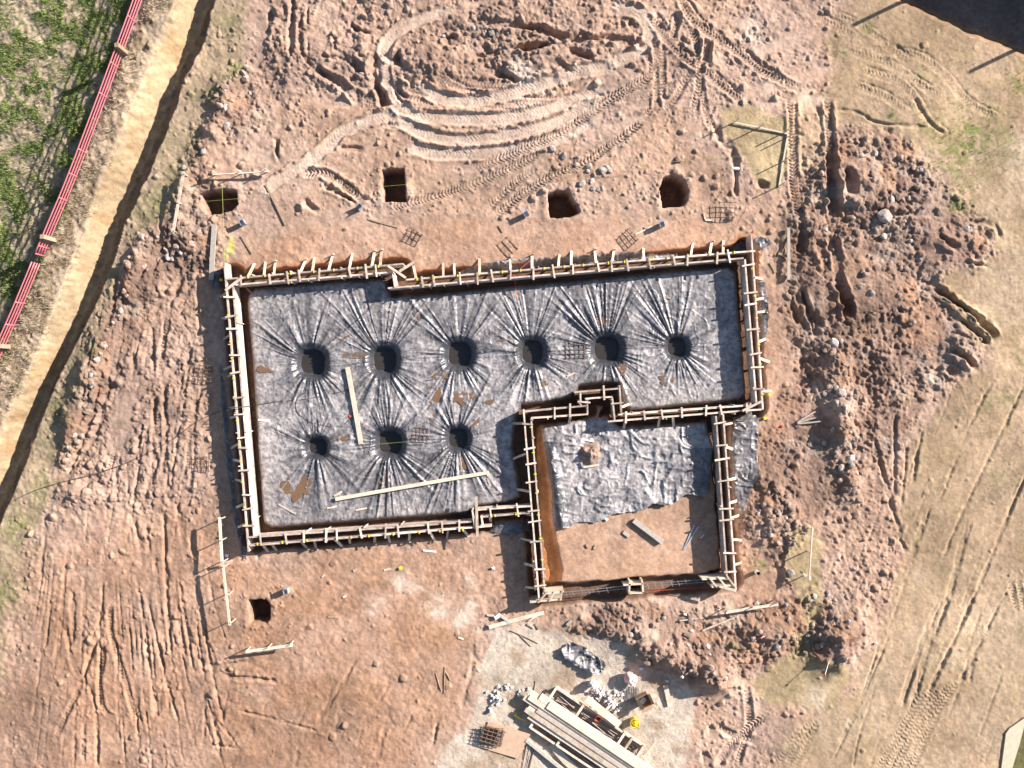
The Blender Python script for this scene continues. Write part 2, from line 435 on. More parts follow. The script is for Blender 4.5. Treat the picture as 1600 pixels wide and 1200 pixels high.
# deep wheel ruts through the right-hand rubble
rut([(1296, 235), (1299, 285), (1303, 390), (1311, 442), (1325, 500)], 17, .30, .6, .55)
rut([(1317, 260), (1326, 280), (1328, 310)], 20, .30, .4)
rut([(1249, 330), (1252, 370), (1250, 400)], 12, .14, .5)
rut([(1280, 370), (1284, 410)], 14, .16, .4)
rut([(1300, 430), (1310, 455), (1328, 490)], 15, .24, .5)
rut([(1253, 450), (1262, 480), (1278, 530)], 10, .2, .6)
rut([(1238, 470), (1248, 510)], 10, .18, .4)
rut([(1270, 480), (1282, 520)], 11, .22, .5)
rut([(1360, 330), (1385, 335), (1470, 335)], 8, .16, .5)
for t, w, d in [([(1460, 448), (1512, 485), (1537, 507), (1558, 532)], 11, .22), ([(1508, 348), (1550, 352), (1563, 376)], 8, .16), ([(1503, 409), (1544, 416)], 7, .14), ([(1460, 368), (1500, 392)], 11, .2),
                ([(1480, 545), (1505, 557), (1527, 578)], 10, .2), ([(1497, 497), (1520, 517), (1547, 541)], 6, .12), ([(1475, 575), (1500, 588)], 11, .16), ([(1480, 520), (1515, 528)], 8, .12), ([(1465, 400), (1478, 415)], 9, .14)]:
    rut(t, w, d, .9)
    ridge([(x - 8, y + 8) for x, y in t], 7, d * .4)
rut([(1398, 640), (1398, 700), (1397, 785)], 4, .07, .5)
rut([(1417, 690), (1413, 740), (1408, 795)], 3.5, .06, .4)
rut([(1443, 662), (1434, 705), (1425, 760)], 4, .06, .4)
rut([(1365, 690), (1380, 740), (1396, 800), (1410, 840)], 7, .08, .5)
rut([(1400, 838), (1415, 815)], 9, .14, .5); rut([(1403, 835), (1418, 865)], 9, .12, .4)
for t, w, d in [([(1552, 590), (1510, 677), (1470, 780)], 4.5, .06), ([(1600, 600), (1550, 705), (1500, 810), (1470, 880)], 4.5, .05), ([(1620, 700), (1570, 820), (1535, 900), (1495, 992), (1462, 1060), (1440, 1112)], 5, .09),
                ([(1563, 940), (1540, 990)], 4, .06), ([(1537, 998), (1515, 1035), (1498, 1072)], 8, .08), ([(1525, 1010), (1515, 1070)], 4, .05), ([(1640, 860), (1590, 900), (1560, 945)], 3, .05)]:
    rut(t, w, d * .6, .4, .2)
for t in [[(1450, 790), (1436, 835), (1420, 880)], [(1515, 812), (1500, 860), (1482, 925), (1445, 1025), (1420, 1125), (1385, 1210)], [(1470, 930), (1435, 1020), (1405, 1110)]]:
    strip(t, 9, .1, .8, .035)
    rut([(x + 5, y) for x, y in t], 2.5, .035, .3, .1)
for t in [[(1375, 1000), (1350, 1080), (1310, 1160)], [(1370, 1070), (1340, 1160), (1330, 1220)], [(1390, 990), (1345, 1100), (1300, 1190)]]:
    rut(t, 2.5, .03, .4, .1)
for i in range(5):
    tire([(1500 - i * 13, 1060 + i * 4), (1462 - i * 13, 1120 + i * 4), (1420 - i * 13, 1210)], 10, .01, .018, 6, compact=.05)
for i in range(3):
    tire([(1280 - i * 14, 1120 + i * 5), (1240 - i * 14, 1200)], 10, .01, .018, 6, compact=.05)
    tire([(1578 + i * 12, 905), (1590 + i * 11, 955)], 9, .02, .03, 5, fade=6)
tire([(1165, 1070), (1170, 1130), (1150, 1200)], 11, .05, .04)
tire([(1110, 1130), (1150, 1150), (1185, 1160)], 11, .06, .04)
tire([(1120, 1200), (1140, 1165), (1180, 1130), (1200, 1120)], 12, .04, .04)
rut([(1108, 1130), (1116, 1150)], 10, .16); rut([(1100, 1170), (1108, 1210)], 11, .16)
# lower-left and left wheel marks
for t, w, d in [([(212, 900), (225, 975), (245, 1130)], 5, .06), ([(228, 925), (240, 985), (255, 1045), (278, 1130)], 6, .09), ([(258, 880), (262, 960), (266, 1025)], 7, .12), ([(277, 937), (282, 985), (290, 1030)], 6, .09),
                ([(155, 990), (133, 1050), (150, 1105), (152, 1200)], 6, .10), ([(160, 900), (158, 950), (150, 985)], 5, .06), ([(150, 1005), (125, 1070), (85, 1155)], 6, .07), ([(100, 975), (115, 1040), (132, 1060)], 9, .1),
                ([(112, 920), (113, 965), (112, 1010)], 8, .1), ([(213, 1060), (216, 1110), (224, 1135)], 6, .08), ([(305, 1000), (320, 1080), (318, 1160)], 4, .05), ([(300, 1050), (330, 1110), (350, 1180)], 3, .04),
                ([(250, 1130), (275, 1200)], 3, .04), ([(230, 1090), (240, 1160)], 3, .04), ([(335, 1120), (380, 1180)], 3, .04),
                ([(240, 615), (241, 690), (240, 730), (231, 770)], 9, .17), ([(257, 560), (257, 640), (259, 730)], 9, .15), ([(259, 740), (264, 790)], 10, .14), ([(304, 620), (301, 725), (292, 795)], 7, .12), ([(227, 655), (216, 705), (215, 765)], 6, .11),
                ([(226, 600), (228, 618)], 9, .14), ([(207, 788), (212, 820), (221, 868)], 10, .14), ([(274, 780), (279, 810), (286, 845)], 10, .14), ([(229, 815), (232, 868)], 6, .12), ([(255, 798), (257, 850), (258, 905)], 6, .11),
                ([(297, 826), (300, 870)], 8, .1), ([(165, 850), (160, 880), (158, 905)], 5, .06), ([(272, 880), (275, 930)], 4, .06), ([(198, 730), (203, 800), (208, 860)], 3, .05), ([(182, 700), (180, 770)], 3, .05),
                ([(240, 428), (244, 455), (249, 478)], 13, .18), ([(283, 425), (270, 465), (259, 490), (255, 520), (253, 560)], 10, .16), ([(309, 430), (309, 470), (311, 520)], 5, .08), ([(299, 400), (290, 415)], 13, .2),
                ([(158, 590), (148, 645), (128, 695), (105, 745)], 6, .11), ([(172, 590), (153, 672), (115, 735)], 7, .1), ([(146, 600), (138, 640), (120, 680)], 5, .08), ([(185, 420), (178, 480), (165, 520)], 8, .12), ([(195, 455), (190, 480)], 8, .12),
                ([(240, 590), (238, 530), (232, 500)], 6, .08), ([(205, 600), (215, 540), (222, 500)], 5, .08), ([(300, 540), (290, 575)], 6, .08), ([(70, 800), (68, 850), (60, 900)], 5, .07), ([(108, 790), (128, 820)], 7, .1), ([(108, 850), (100, 900), (95, 960)], 5, .06)]:
    rut(t, w, d * .62, .3, .7)
for t in [[(172, 942), (173, 995), (200, 1075), (214, 1135)], [(160, 1005), (157, 1060), (158, 1095), (170, 1120)], [(125, 1075), (85, 1158)], [(263, 490), (252, 560), (248, 600)], [(300, 640), (292, 740)],
          [(190, 620), (185, 680), (170, 740)], [(212, 448), (235, 405)], [(246, 640), (250, 720)]]:
    tire(t, 9, .04, .03, 4.8, berm=.4, compact=.3)
strip([(205, 600), (190, 660), (180, 720)], 30, .4, .7)
for t, w, d in [([(558, 1028), (530, 1077), (495, 1127)], 6, .04), ([(536, 1098), (524, 1140), (511, 1190)], 9, .035), ([(611, 1110), (597, 1155), (583, 1210)], 9, .035), ([(608, 1070), (592, 1098)], 5, .05), ([(345, 1056), (395, 1060), (436, 1065)], 6, .09),
                ([(320, 1042), (370, 1036), (400, 1030)], 7, .06), ([(455, 1044), (470, 1030)], 5, .07), ([(685, 1125), (675, 1170)], 4, .07), ([(372, 1110), (430, 1125), (500, 1145)], 4, .04), ([(330, 1165), (380, 1172)], 4, .04), ([(350, 1095), (368, 1098)], 5, .07),  # first groove traces the batter board's cast shadow, shade put into the shape
                ([(740, 1000), (736, 1050), (720, 1110)], 8, .03), ([(330, 1120), (345, 1165)], 3, .04)]:
    rut(t, w, d, .5, .4)
for i in range(16):
    x0 = random.uniform(300, 700); y0 = random.uniform(1060, 1190)
    rut([(x0, y0), (x0 - random.uniform(8, 30), y0 + random.uniform(30, 70))], 2.5, .02, .4, .1)
for i in range(60):     # grader drag marks running down the bottom left
    x0 = random.uniform(60, 330); y0 = random.uniform(850, 1120)
    k = (x0 - 150) / 1000
    rut([(x0, y0), (x0 + 60 * k, y0 + 60), (x0 + 190 * k, y0 + random.uniform(110, 170))], random.uniform(1.6, 3.2), random.uniform(.015, .04), .4, .2)
for i in range(40):     # drag marks beside the long west wall
    x0 = random.uniform(140, 320); y0 = random.uniform(440, 760)
    l = random.uniform(50, 160)
    rut([(x0, y0), (x0 - l * .10, y0 + l * .5), (x0 - l * .16, y0 + l)], random.uniform(1.6, 3.5), random.uniform(.015, .05), .4, .3)
for i in range(22):     # drag marks across the dusty field on the right
    x0 = random.uniform(1330, 1600); y0 = random.uniform(600, 1150)
    l = random.uniform(40, 150)
    rut([(x0, y0), (x0 - l * .36, y0 + l)], random.uniform(2, 3), random.uniform(.008, .02), .5, .05)

# ------------------------------------------------------------------ building footprint: form walls, footing trench, pads, pits
# (name, inner rail a, inner rail b, outer rail a, outer rail b)  photo px of the top edges
WALLS = [
    ('north_west', (366, 445), (614, 425), (356, 436), (630, 412)),
    ('north', (606, 450), (1162, 403), (634, 437), (1180, 392)),
    ('east', (1164, 405), (1182, 630), (1174, 366), (1192, 640)),
    ('middle_east', (1178, 633), (966, 648), (1190, 640), (950, 659)),
    ('bump_east', (968, 602), (971, 646), (957, 621), (961, 658)),
    ('bump_top', (897, 613), (966, 607), (915, 623), (957, 620)),
    ('bump_west', (907, 614), (908, 634), (917, 624), (918, 647)),
    ('middle_west', (916, 634), (820, 643), (919, 647), (830, 653)),
    ('west', (364, 447), (397, 838), (350, 410), (388, 862)),
    ('south', (388, 840), (738, 815), (390, 853), (768, 822)),
    ('south_step', (744, 797), (830, 791), (750, 808), (828, 801)),
    ('garage_west', (818, 640), (842, 936), (830, 654), (851, 926)),
    ('garage_east', (1119, 650), (1136, 902), (1130, 647), (1150, 922)),
]
ZT = .60
KZ = (HC - ZT) / HC


def flat(p, z=ZT):
    """photo px of something at height z -> photo px of the ground point straight below it"""
    k = (HC - z) / HC
    return (800 + (p[0] - 800) * k, 600 + (p[1] - 600) * k)


trench = np.full_like(Z, 1e3)
lines = []
for nm, a, b, c, d in WALLS:
    p = flat(((a[0] + c[0]) / 2, (a[1] + c[1]) / 2)); q = flat(((b[0] + d[0]) / 2, (b[1] + d[1]) / 2))
    lines.append((p, q))
lines.append((flat((850, 930), .2), flat((1145, 908), .2)))
lines.append((flat((740, 822)), flat((748, 800))))
lines.append((flat((618, 420)), flat((618, 448))))
for p, q in lines:
    ww, D, _, _, _ = line_field([p, q], 60)
    trench[ww] = np.minimum(trench[ww], D)

PAD = [(388, 460), (396, 451), (480, 443), (597, 435), (604, 442), (609, 464), (700, 457), (900, 438), (1060, 422), (1139, 416), (1149, 425), (1158, 520), (1166, 614), (1158, 624), (1080, 632), (985, 641),
       (975, 634), (968, 600), (940, 598), (905, 603), (893, 622), (850, 628), (815, 632), (806, 650), (800, 700), (812, 760), (814, 778), (790, 786), (748, 790), (728, 802), (640, 808), (424, 825), (411, 817), (402, 700), (394, 560), (386, 474)]
GAR = [(856, 664), (905, 657), (925, 652), (950, 652), (966, 668), (1050, 664), (1104, 660), (1112, 700), (1118, 800), (1126, 890), (1100, 896), (1000, 902), (900, 912), (866, 908), (860, 800), (850, 700)]
pad_s = sdf_poly(PAD, U, V)
gar_s = sdf_poly(GAR, U, V)
tz = -.34
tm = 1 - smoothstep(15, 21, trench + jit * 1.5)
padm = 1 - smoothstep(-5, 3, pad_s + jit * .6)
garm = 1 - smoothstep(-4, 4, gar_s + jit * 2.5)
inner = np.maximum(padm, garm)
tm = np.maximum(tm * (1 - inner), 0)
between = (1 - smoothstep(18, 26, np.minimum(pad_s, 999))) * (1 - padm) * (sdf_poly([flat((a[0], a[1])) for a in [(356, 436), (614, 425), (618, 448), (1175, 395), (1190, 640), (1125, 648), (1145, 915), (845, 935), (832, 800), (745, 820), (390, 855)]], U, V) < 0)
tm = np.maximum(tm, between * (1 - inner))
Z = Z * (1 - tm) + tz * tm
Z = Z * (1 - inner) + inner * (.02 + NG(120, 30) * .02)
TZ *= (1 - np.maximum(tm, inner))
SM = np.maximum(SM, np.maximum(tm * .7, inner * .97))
SM = np.where((garm > .3) & (V > 790), .75, SM)
# orange clay slope inside the garage west wall
oc = pmask([(838, 668), (847, 668), (855, 740), (862, 800), (868, 850), (876, 890), (872, 908), (846, 912), (836, 800)], 4, .3)
Z = Z * (1 - oc) + (-.22 + .1 * smoothstep(0, 30, U - 845 - (V - 700) * .07)) * oc
SM = np.maximum(SM, oc * .85)

PITS = [(485, 567, 17, 17), (598, 563, 16, 17), (716, 554, 16, 16), (830, 551, 14, 16), (947, 546, 17, 16), (1057, 543, 12, 12), (494, 699, 13, 11), (607, 693, 16, 15), (714, 686, 13, 13)]
lined = np.zeros_like(Z)
for (pu, pv, ru, rv) in PITS:
    w = win(pu - 60, pu + 60, pv - 60, pv + 60)
    a = np.abs(U[w] - pu) / ru; b = np.abs(V[w] - pv) / rv
    n = (a ** 3.2 + b ** 3.2) ** (1 / 3.2)
    q_ = np.clip((n - 1.0) / .78, 0, 1)
    Z[w] -= np.interp(q_, [0, .28, .93, 1.0], [.35, .132, .010, 0]) * (.4 + .6 * ru / 16)
    lined[w] = np.maximum(lined[w], 1 - smoothstep(1.4, 2.0, n))
# open square footing pits
HOLES = [([(314, 303), (330, 297), (350, 295), (368, 299), (371, 318), (362, 328), (340, 333), (322, 334)], .85), ([(597, 266), (631, 264), (633, 314), (599, 316)], .9), ([(856, 304), (868, 298), (888, 300), (894, 312), (903, 322), (904, 332), (890, 340), (859, 341)], .9),
         ([(1031, 292), (1036, 279), (1052, 274), (1070, 282), (1076, 296), (1074, 312), (1068, 321), (1035, 324)], .95), ([(390, 938), (416, 936), (422, 944), (421, 962), (418, 971), (392, 973)], .8)]
hole_m = np.zeros_like(Z); rim_m = np.zeros_like(Z)
for poly, dep in HOLES:
    s = sdf_poly(poly, U, V)
    rim_m = np.maximum(rim_m, np.exp(-((s - 9) / 9) ** 2) * (s > 0))
    m = 1 - smoothstep(-2.0, 1.2, s + jit * 1.3 + jit2 * 1.0)
    Z = Z * (1 - m) - dep * m
    TZ *= (1 - m)
    lip = np.exp(-((s - 6) / 7) ** 2) * .04 * (s > 0)
    Z += lip
    hole_m = np.maximum(hole_m, m)
    SM = np.maximum(SM, m * .9)
SM = np.maximum(SM, gravel_m * .86)
SM = np.maximum(SM, np.maximum(np.maximum(sand2_m, sand4_m) * .85, sand_m * .80) * (1 - rubble_m * .8))
yard = pmask([(370, 330), (560, 330), (760, 345), (900, 345), (1150, 350), (1160, 380), (640, 420), (365, 425)], 14, 1)
SM = np.maximum(SM, yard * .45)
SM = np.maximum(SM, red_m * .45)
SM = np.maximum(SM, rubble_m * smoothstep(-.05, .45, NG(62, 95) + .3 * NG(25, 96)) * .72)

# ------------------------------------------------------------------ roughness and clods
rough = NG(26, 40) * .030 + NG(12, 41) * .026 + NG(6, 42) * .022 + NG(3.1, 43) * .015
rough *= (.52 + .95 * rubble_m + .60 * churn_m) * np.clip(1 + .5 * NG(80, 39), .4, 1.6)
rough += rubble_m * (NG(48, 37) * .10 + NG(22, 38) * .055) + churn_m * NG(30, 36) * .05
fine = NG(3.1, 44) * .006 + NG(9, 45) * .006
grass_r = (NG(5, 46) * .03 + NG(16, 47) * .04) * grass_m + (NG(5, 48) * .025 + NG(13, 49) * .035) * bank_m
CL = np.zeros_like(Z)
dens = np.clip(.05 + rubble_m * .60 + churn_m * .30 + red_m * .04 - SM * .5 + .25 * np.clip(NG(30, 50), 0, 1), .0, 1.5)
dens *= (1 - .75 * yard)
dens += rim_m * .22 * (jit4 > -.2)
dens *= (1 - grass_m) * (1 - inner) * (1 - tm) * (1 - hole_m) * (1 - gravel_m) * (1 - bank_m * .6)
dens *= (1 - np.clip(CP * 1.1, 0, .97))
dens = np.where(ins, .012 + .10 * np.exp(-((frac - .64) / .07) ** 2), dens)
dens = np.maximum(dens, .012 * (V < 1250) * (1 - inner) * (1 - grass_m))
NCL = 210000
pu_ = rng.uniform(us[0] + 15, us[-1] - 15, NCL); pv_ = rng.uniform(vs[0] + 15, vs[-1] - 15, NCL)
ci = ((pu_ - us[0]) / G).astype(int); cj = ((pv_ - vs[0]) / G).astype(int)
keep = rng.uniform(0, 1, NCL) < dens[cj, ci]
pu_, pv_, ci, cj = pu_[keep], pv_[keep], ci[keep], cj[keep]
rad = 1.5 + rng.pareto(3.2, len(pu_)) * 1.4
rad = np.minimum(rad, 6.2)
K = np.arange(-5, 6)
KX, KY = np.meshgrid(K, K)
ang = rng.uniform(0, 6.28, len(pu_)); asp = rng.uniform(.6, 1.0, len(pu_)); hgt = rng.uniform(.5, 1.05, len(pu_))
for k0 in range(0, len(pu_), 8000):
    sl = slice(k0, k0 + 8000)
    gi = ci[sl, None, None] + KX; gj = cj[sl, None, None] + KY
    dx = us[gi] - pu_[sl, None, None]; dy = vs[gj] - pv_[sl, None, None]
    c = np.cos(ang[sl])[:, None, None]; s = np.sin(ang[sl])[:, None, None]
    a = (dx * c + dy * s) / rad[sl, None, None]; b = (-dx * s + dy * c) / (rad[sl] * asp[sl])[:, None, None]
    r2 = np.maximum(np.abs(a), np.abs(b)) ** 2 * .5 + (a * a + b * b) * .5
    tl = 1 + .55 * (a * np.cos(3 * ang[sl])[:, None, None] + b * np.sin(7 * ang[sl])[:, None, None])
    hh = np.clip(np.minimum(np.sqrt(np.clip(1 - r2, 0, 1)) * 1.1, tl * .8), 0, 1.2) * (rad[sl] * hgt[sl] / S)[:, None, None]
    np.maximum.at(CL, (gj.ravel(), gi.ravel()), hh.ravel().astype(np.float32))

smr = 1 - .9 * SM
ZZ = Z + TZ + rough * smr + CL * (1 - .5 * SM) + fine * (1 - .4 * inner) + grass_r + ctr_m * rough * .3
ZZ += gravel_m * NG(3.0, 51) * .004
# under the plastic sheets the ground keeps clear
sheet_g = [(846, 670), (868, 664), (925, 652), (950, 652), (966, 668), (1050, 664), (1104, 660), (1112, 700), (1106, 762), (1100, 774), (1070, 772), (1046, 788), (1020, 786), (1000, 798), (960, 802), (930, 816), (905, 814), (890, 822), (868, 826), (862, 806), (862, 770), (856, 730), (850, 700)]
under = np.maximum(1 - smoothstep(-4, 0, pad_s), 1 - smoothstep(-6, -1, sdf_poly(sheet_g, U, V)))
BASE = ZZ.copy()
ZG = ZZ - under * .05

# ------------------------------------------------------------------ soil colours (what the ground is made of)
def C3(*c):
    return np.array(c, np.float32)


col = np.zeros((NV, NU, 3), np.float32) + C3(.395, .286, .232)


def lay(c, m):
    global col
    m = np.clip(m, 0, 1)[..., None]
    col = col * (1 - m) + np.asarray(c, np.float32) * m


patch = smoothstep(-.5, .6, NG(70, 60) + .5 * NG(24, 61))
lay(C3(.350, .230, .162), patch * .55)
lay(C3(.345, .200, .125), red_m * (.68 + .3 * NG(45, 62)))
lay(C3(.315, .222, .180), churn_m * .5)
lay(C3(.275, .185, .145), rubble_m * (.7 + .3 * NG(30, 63)))
lay(C3(.20, .135, .11), np.clip(rubble_m * smoothstep(.1, .6, NG(52, 83) + .4 * NG(17, 84)), 0, 1) * .6)
lay(C3(.40, .315, .265), np.clip(rubble_m * smoothstep(.2, .7, NG(44, 85) + .4 * NG(15, 86)), 0, 1) * .6)
lay(C3(.37, .225, .15), np.clip(rubble_m * smoothstep(.25, .7, NG(36, 64)), 0, 1) * .6)
sandc = np.clip(sand_m * (1 - .6 * rubble_m), 0, 1)
lay(C3(.370, .275, .190), sandc)
lay(C3(.310, .230, .140), sandc * smoothstep(.1, .8, NG(50, 65) + .4 * NG(14, 66)) * .6)
lay(C3(.285, .212, .138), sandc * smoothstep(.0, .7, NG(140, 87) + .5 * NG(45, 88)) * .65)
lay(C3(.41, .325, .235), sandc * smoothstep(.15, .8, NG(110, 89) + .5 * NG(33, 90)) * .5)
lay(C3(.345, .275, .165), np.maximum(sand2_m, sand4_m) * .9)
lay(C3(.38, .28, .19), sand3_m * .7)
lay(C3(.50, .435, .37), gravel_m * .95)
lay(C3(.325, .235, .165), gravel_m * smoothstep(.1, .7, NG(36, 67) + .3 * NG(12, 68)) * .7)
col *= (1 + .17 * CP * (1 + .8 * jit3 + .5 * jit) * (1 - .5 * sandc))[..., None]
lay(C3(.52, .42, .355), BAND * .55 * np.clip(1 + .5 * jit3 + .3 * jit, .3, 1.4))
lay(C3(.50, .40, .34), CP * .25 * np.clip(1 + 1.2 * jit3, 0, 2) * (1 - .5 * sandc) * (1 - red_m))
for (wu, wv, wr, wa) in [(640, 920, 22, .5), (690, 945, 26, .7), (725, 960, 22, .8), (622, 905, 16, .6), (735, 905, 12, .5), (590, 945, 18, .5), (955, 835, 16, .8), (965, 812, 10, .6), (1050, 860, 10, .5), (1590, 240, 30, .3), (815, 120, 20, .8), (1180, 50, 22, .5), (1455, 590, 22, .7), (1280, 1090, 25, .5), (1430, 905, 18, .3), (780, 985, 14, .6)]:
    w = win(wu - 3 * wr, wu + 3 * wr, wv - 3 * wr, wv + 3 * wr)
    r2 = ((U[w] - wu) ** 2 + (V[w] - wv) ** 2) / wr ** 2 + jit[w] * .9 + jit2[w] * .5
    m = np.zeros_like(Z); m[w] = wa * np.exp(-np.maximum(r2, 0) * 1.3)
    lay(C3(.60, .50, .43), m)
lay(C3(.31, .245, .170), verge_m * .9)
lay(C3(.235, .205, .120), verge_m * smoothstep(.0, .8, NG(30, 69) + .5 * NG(10, 70)) * .6)
lay(C3(.385, .315, .235), bank_m * .95)
lay(C3(.21, .16, .105), bank_m * smoothstep(.0, .6, NG(18, 71) + .6 * NG(7, 72)) * .8)
lay(C3(.37, .285, .18), np.where(ins, 1, 0) * .95)
lay(C3(.33, .22, .12), np.where(ins, 1, 0) * smoothstep(.0, .7, NG(24, 73) + .5 * NG(8, 82)) * .7)
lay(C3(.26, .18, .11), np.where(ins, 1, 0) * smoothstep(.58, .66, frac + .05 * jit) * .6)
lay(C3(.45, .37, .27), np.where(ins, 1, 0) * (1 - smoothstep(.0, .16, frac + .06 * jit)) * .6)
lay(C3(.34, .285, .21), grass_m * .95)
lay(C3(.13, .175, .045), grass_m * smoothstep(-.25, .35, NG(26, 74) + .7 * NG(10, 75)) * .75)
lay(C3(.17, .19, .065), green_m * smoothstep(-.6, .4, NG(8, 76) + .5 * NG(4, 77)) * .9)
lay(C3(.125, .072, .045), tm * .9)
lay(C3(.36, .235, .165), garm * (1 - oc) * .8)
lay(C3(.36, .18, .085), oc)
lay(C3(.34, .15, .07), np.exp(-((trench - 20) / 4) ** 2) * (1 - inner) * .7 * (V < 460))
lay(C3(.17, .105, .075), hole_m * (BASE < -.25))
lay(C3(.27, .18, .12), ctr_m)
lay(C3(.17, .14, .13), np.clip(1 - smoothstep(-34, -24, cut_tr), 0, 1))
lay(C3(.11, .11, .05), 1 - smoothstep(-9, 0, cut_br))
yel = np.zeros_like(Z)
for (wu, wv, ru, rv) in [(360, 388, 5, 11), (357, 398, 6, 5), (364, 376, 5, 5), (1202, 615, 7, 3)]:
    w = win(wu - 30, wu + 30, wv - 30, wv + 30)
    yel[w] = np.maximum(yel[w], np.exp(-((U[w] - wu) / ru) ** 2 - ((V[w] - wv) / rv) ** 2) * smoothstep(-.4, .3, jit2[w]))
lay(C3(.60, .60, .08), yel * .8)
col *= C3(.925, .885, .825)
col *= (1 + .15 * NG(120, 91) + .11 * NG(48, 92) + .07 * NG(24, 93))[..., None]
col *= (1 + .14 * NG(7, 78) + .12 * NG(3.1, 79) + .08 * NG(16, 80))[..., None]
col = np.clip(col, .01, .85)
bumpa = np.clip(.27 + .55 * rubble_m + .40 * churn_m + .35 * bank_m + .25 * grass_m + .18 * gravel_m - .10 * CP - .06 * sandc + .15 * np.clip(NG(60, 81), 0, 1), .05, 1) * (1 - .5 * inner)
bumpa = np.where(ins, .15, bumpa)
col = np.concatenate([col, bumpa[..., None]], -1).astype(np.float32)

# ------------------------------------------------------------------ mesh building
def link(o, parent=None, root_loc=None):
    COL.objects.link(o)
    if parent is not None:
        o.parent = parent
        o.matrix_parent_inverse = Matrix.Translation(parent.location).inverted() if parent.type == 'EMPTY' else Matrix.Identity(4)
    return o


def tag(o, label, cat, group=None):
    o['label'] = label
    o['category'] = cat
    if group:
        o['group'] = group
    return o


def empty(name, loc, label, cat, group=None):
    o = bpy.data.objects.new(name, None)
    o.location = loc
    o.empty_display_size = .2
    COL.objects.link(o)
    return tag(o, label, cat, group)


def grid_mesh(name, X, Y, ZA, colors=None, keep=None, extra=None):
    nv, nu = X.shape
    idx = np.arange(nv * nu).reshape(nv, nu)
    q = np.stack([idx[:-1, :-1], idx[1:, :-1], idx[1:, 1:], idx[:-1, 1:]], -1).reshape(-1, 4)   # v grows downwards
    verts = np.stack([X, Y, ZA], -1).reshape(-1, 3)
    colr = colors.reshape(-1, colors.shape[-1]) if colors is not None else None
    if keep is not None:
        k = keep.reshape(-1)
        ok = k[q].all(1)
        q = q[ok]
        used = np.zeros(len(verts), bool); used[q.ravel()] = True
        remap = np.cumsum(used) - 1
        q = remap[q]; verts = verts[used]
        if colr is not None:
            colr = colr[used]
    me = bpy.data.meshes.new(name)
    me.vertices.add(len(verts)); me.vertices.foreach_set('co', verts.astype(np.float32).ravel())
    nf = len(q)
    me.loops.add(nf * 4); me.loops.foreach_set('vertex_index', q.astype(np.int32).ravel())
    me.polygons.add(nf)
    me.polygons.foreach_set('loop_start', np.arange(0, nf * 4, 4, dtype=np.int32))
    me.polygons.foreach_set('use_smooth', np.ones(nf, bool))
    me.update(calc_edges=True)
    if colr is not None:
        at_ = me.color_attributes.new('soil', 'FLOAT_COLOR', 'POINT')
        c4 = np.ones((len(verts), 4), np.float32); c4[:, :colr.shape[1]] = colr
        at_.data.foreach_set('color', c4.ravel())
    return me


def new_mat(name):
    m = bpy.data.materials.new(name)
    m.use_nodes = True
    nt = m.node_tree
    b = nt.nodes['Principled BSDF']
    return m, nt, b


def nd(nt, t, **kw):
    n = nt.nodes.new(t)
    for k, v in kw.items():
        if k in n.inputs:
            n.inputs[k].default_value = v
        else:
            setattr(n, k, v)
    return n


def mat_soil(name, attr='soil', rough_=.95, bump=1.0, scale=40., amp=.34):
    m, nt, b = new_mat(name)
    a = nd(nt, 'ShaderNodeAttribute', attribute_name=attr)
    g = nd(nt, 'ShaderNodeNewGeometry')
    n1 = nd(nt, 'ShaderNodeTexNoise', Scale=scale, Detail=4.0, Roughness=.65)
    n2 = nd(nt, 'ShaderNodeTexNoise', Scale=scale * .22, Detail=3.0, Roughness=.6)
    nt.links.new(g.outputs['Position'], n1.inputs['Vector']); nt.links.new(g.outputs['Position'], n2.inputs['Vector'])
    mr = nd(nt, 'ShaderNodeMapRange'); mr.inputs['From Min'].default_value = .25; mr.inputs['From Max'].default_value = .75
    mr.inputs['To Min'].default_value = 1 - amp; mr.inputs['To Max'].default_value = 1 + amp
    nt.links.new(n1.outputs['Fac'], mr.inputs['Value'])
    mr2 = nd(nt, 'ShaderNodeMapRange'); mr2.inputs['From Min'].default_value = .3; mr2.inputs['From Max'].default_value = .7
    mr2.inputs['To Min'].default_value = .88; mr2.inputs['To Max'].default_value = 1.12
    nt.links.new(n2.outputs['Fac'], mr2.inputs['Value'])
    mu = nd(nt, 'ShaderNodeMath', operation='MULTIPLY')
    nt.links.new(mr.outputs[0], mu.inputs[0]); nt.links.new(mr2.outputs[0], mu.inputs[1])
    vm = nd(nt, 'ShaderNodeVectorMath', operation='SCALE')
    nt.links.new(a.outputs['Color'], vm.inputs[0]); nt.links.new(mu.outputs[0], vm.inputs['Scale'])
    nt.links.new(vm.outputs[0], b.inputs['Base Color'])
    n3 = nd(nt, 'ShaderNodeTexNoise', Scale=scale * .42, Detail=5.0, Roughness=.72)
    nt.links.new(g.outputs['Position'], n3.inputs['Vector'])
    ba = nd(nt, 'ShaderNodeMath', operation='MULTIPLY'); ba.inputs[1].default_value = bump
    nt.links.new(a.outputs['Alpha'], ba.inputs[0])
    bp = nd(nt, 'ShaderNodeBump', Strength=bump, Distance=.025)
    nt.links.new(n1.outputs['Fac'], bp.inputs['Height'])
    bp2 = nd(nt, 'ShaderNodeBump', Strength=bump, Distance=.06)
    nt.links.new(n3.outputs['Fac'], bp2.inputs['Height']); nt.links.new(bp.outputs[0], bp2.inputs['Normal']); nt.links.new(ba.outputs[0], bp.inputs['Strength']); nt.links.new(ba.outputs[0], bp2.inputs['Strength'])
    nt.links.new(bp2.outputs[0], b.inputs['Normal'])
    b.inputs['Roughness'].default_value = rough_
    b.inputs['Specular IOR Level'].default_value = .15
    return m


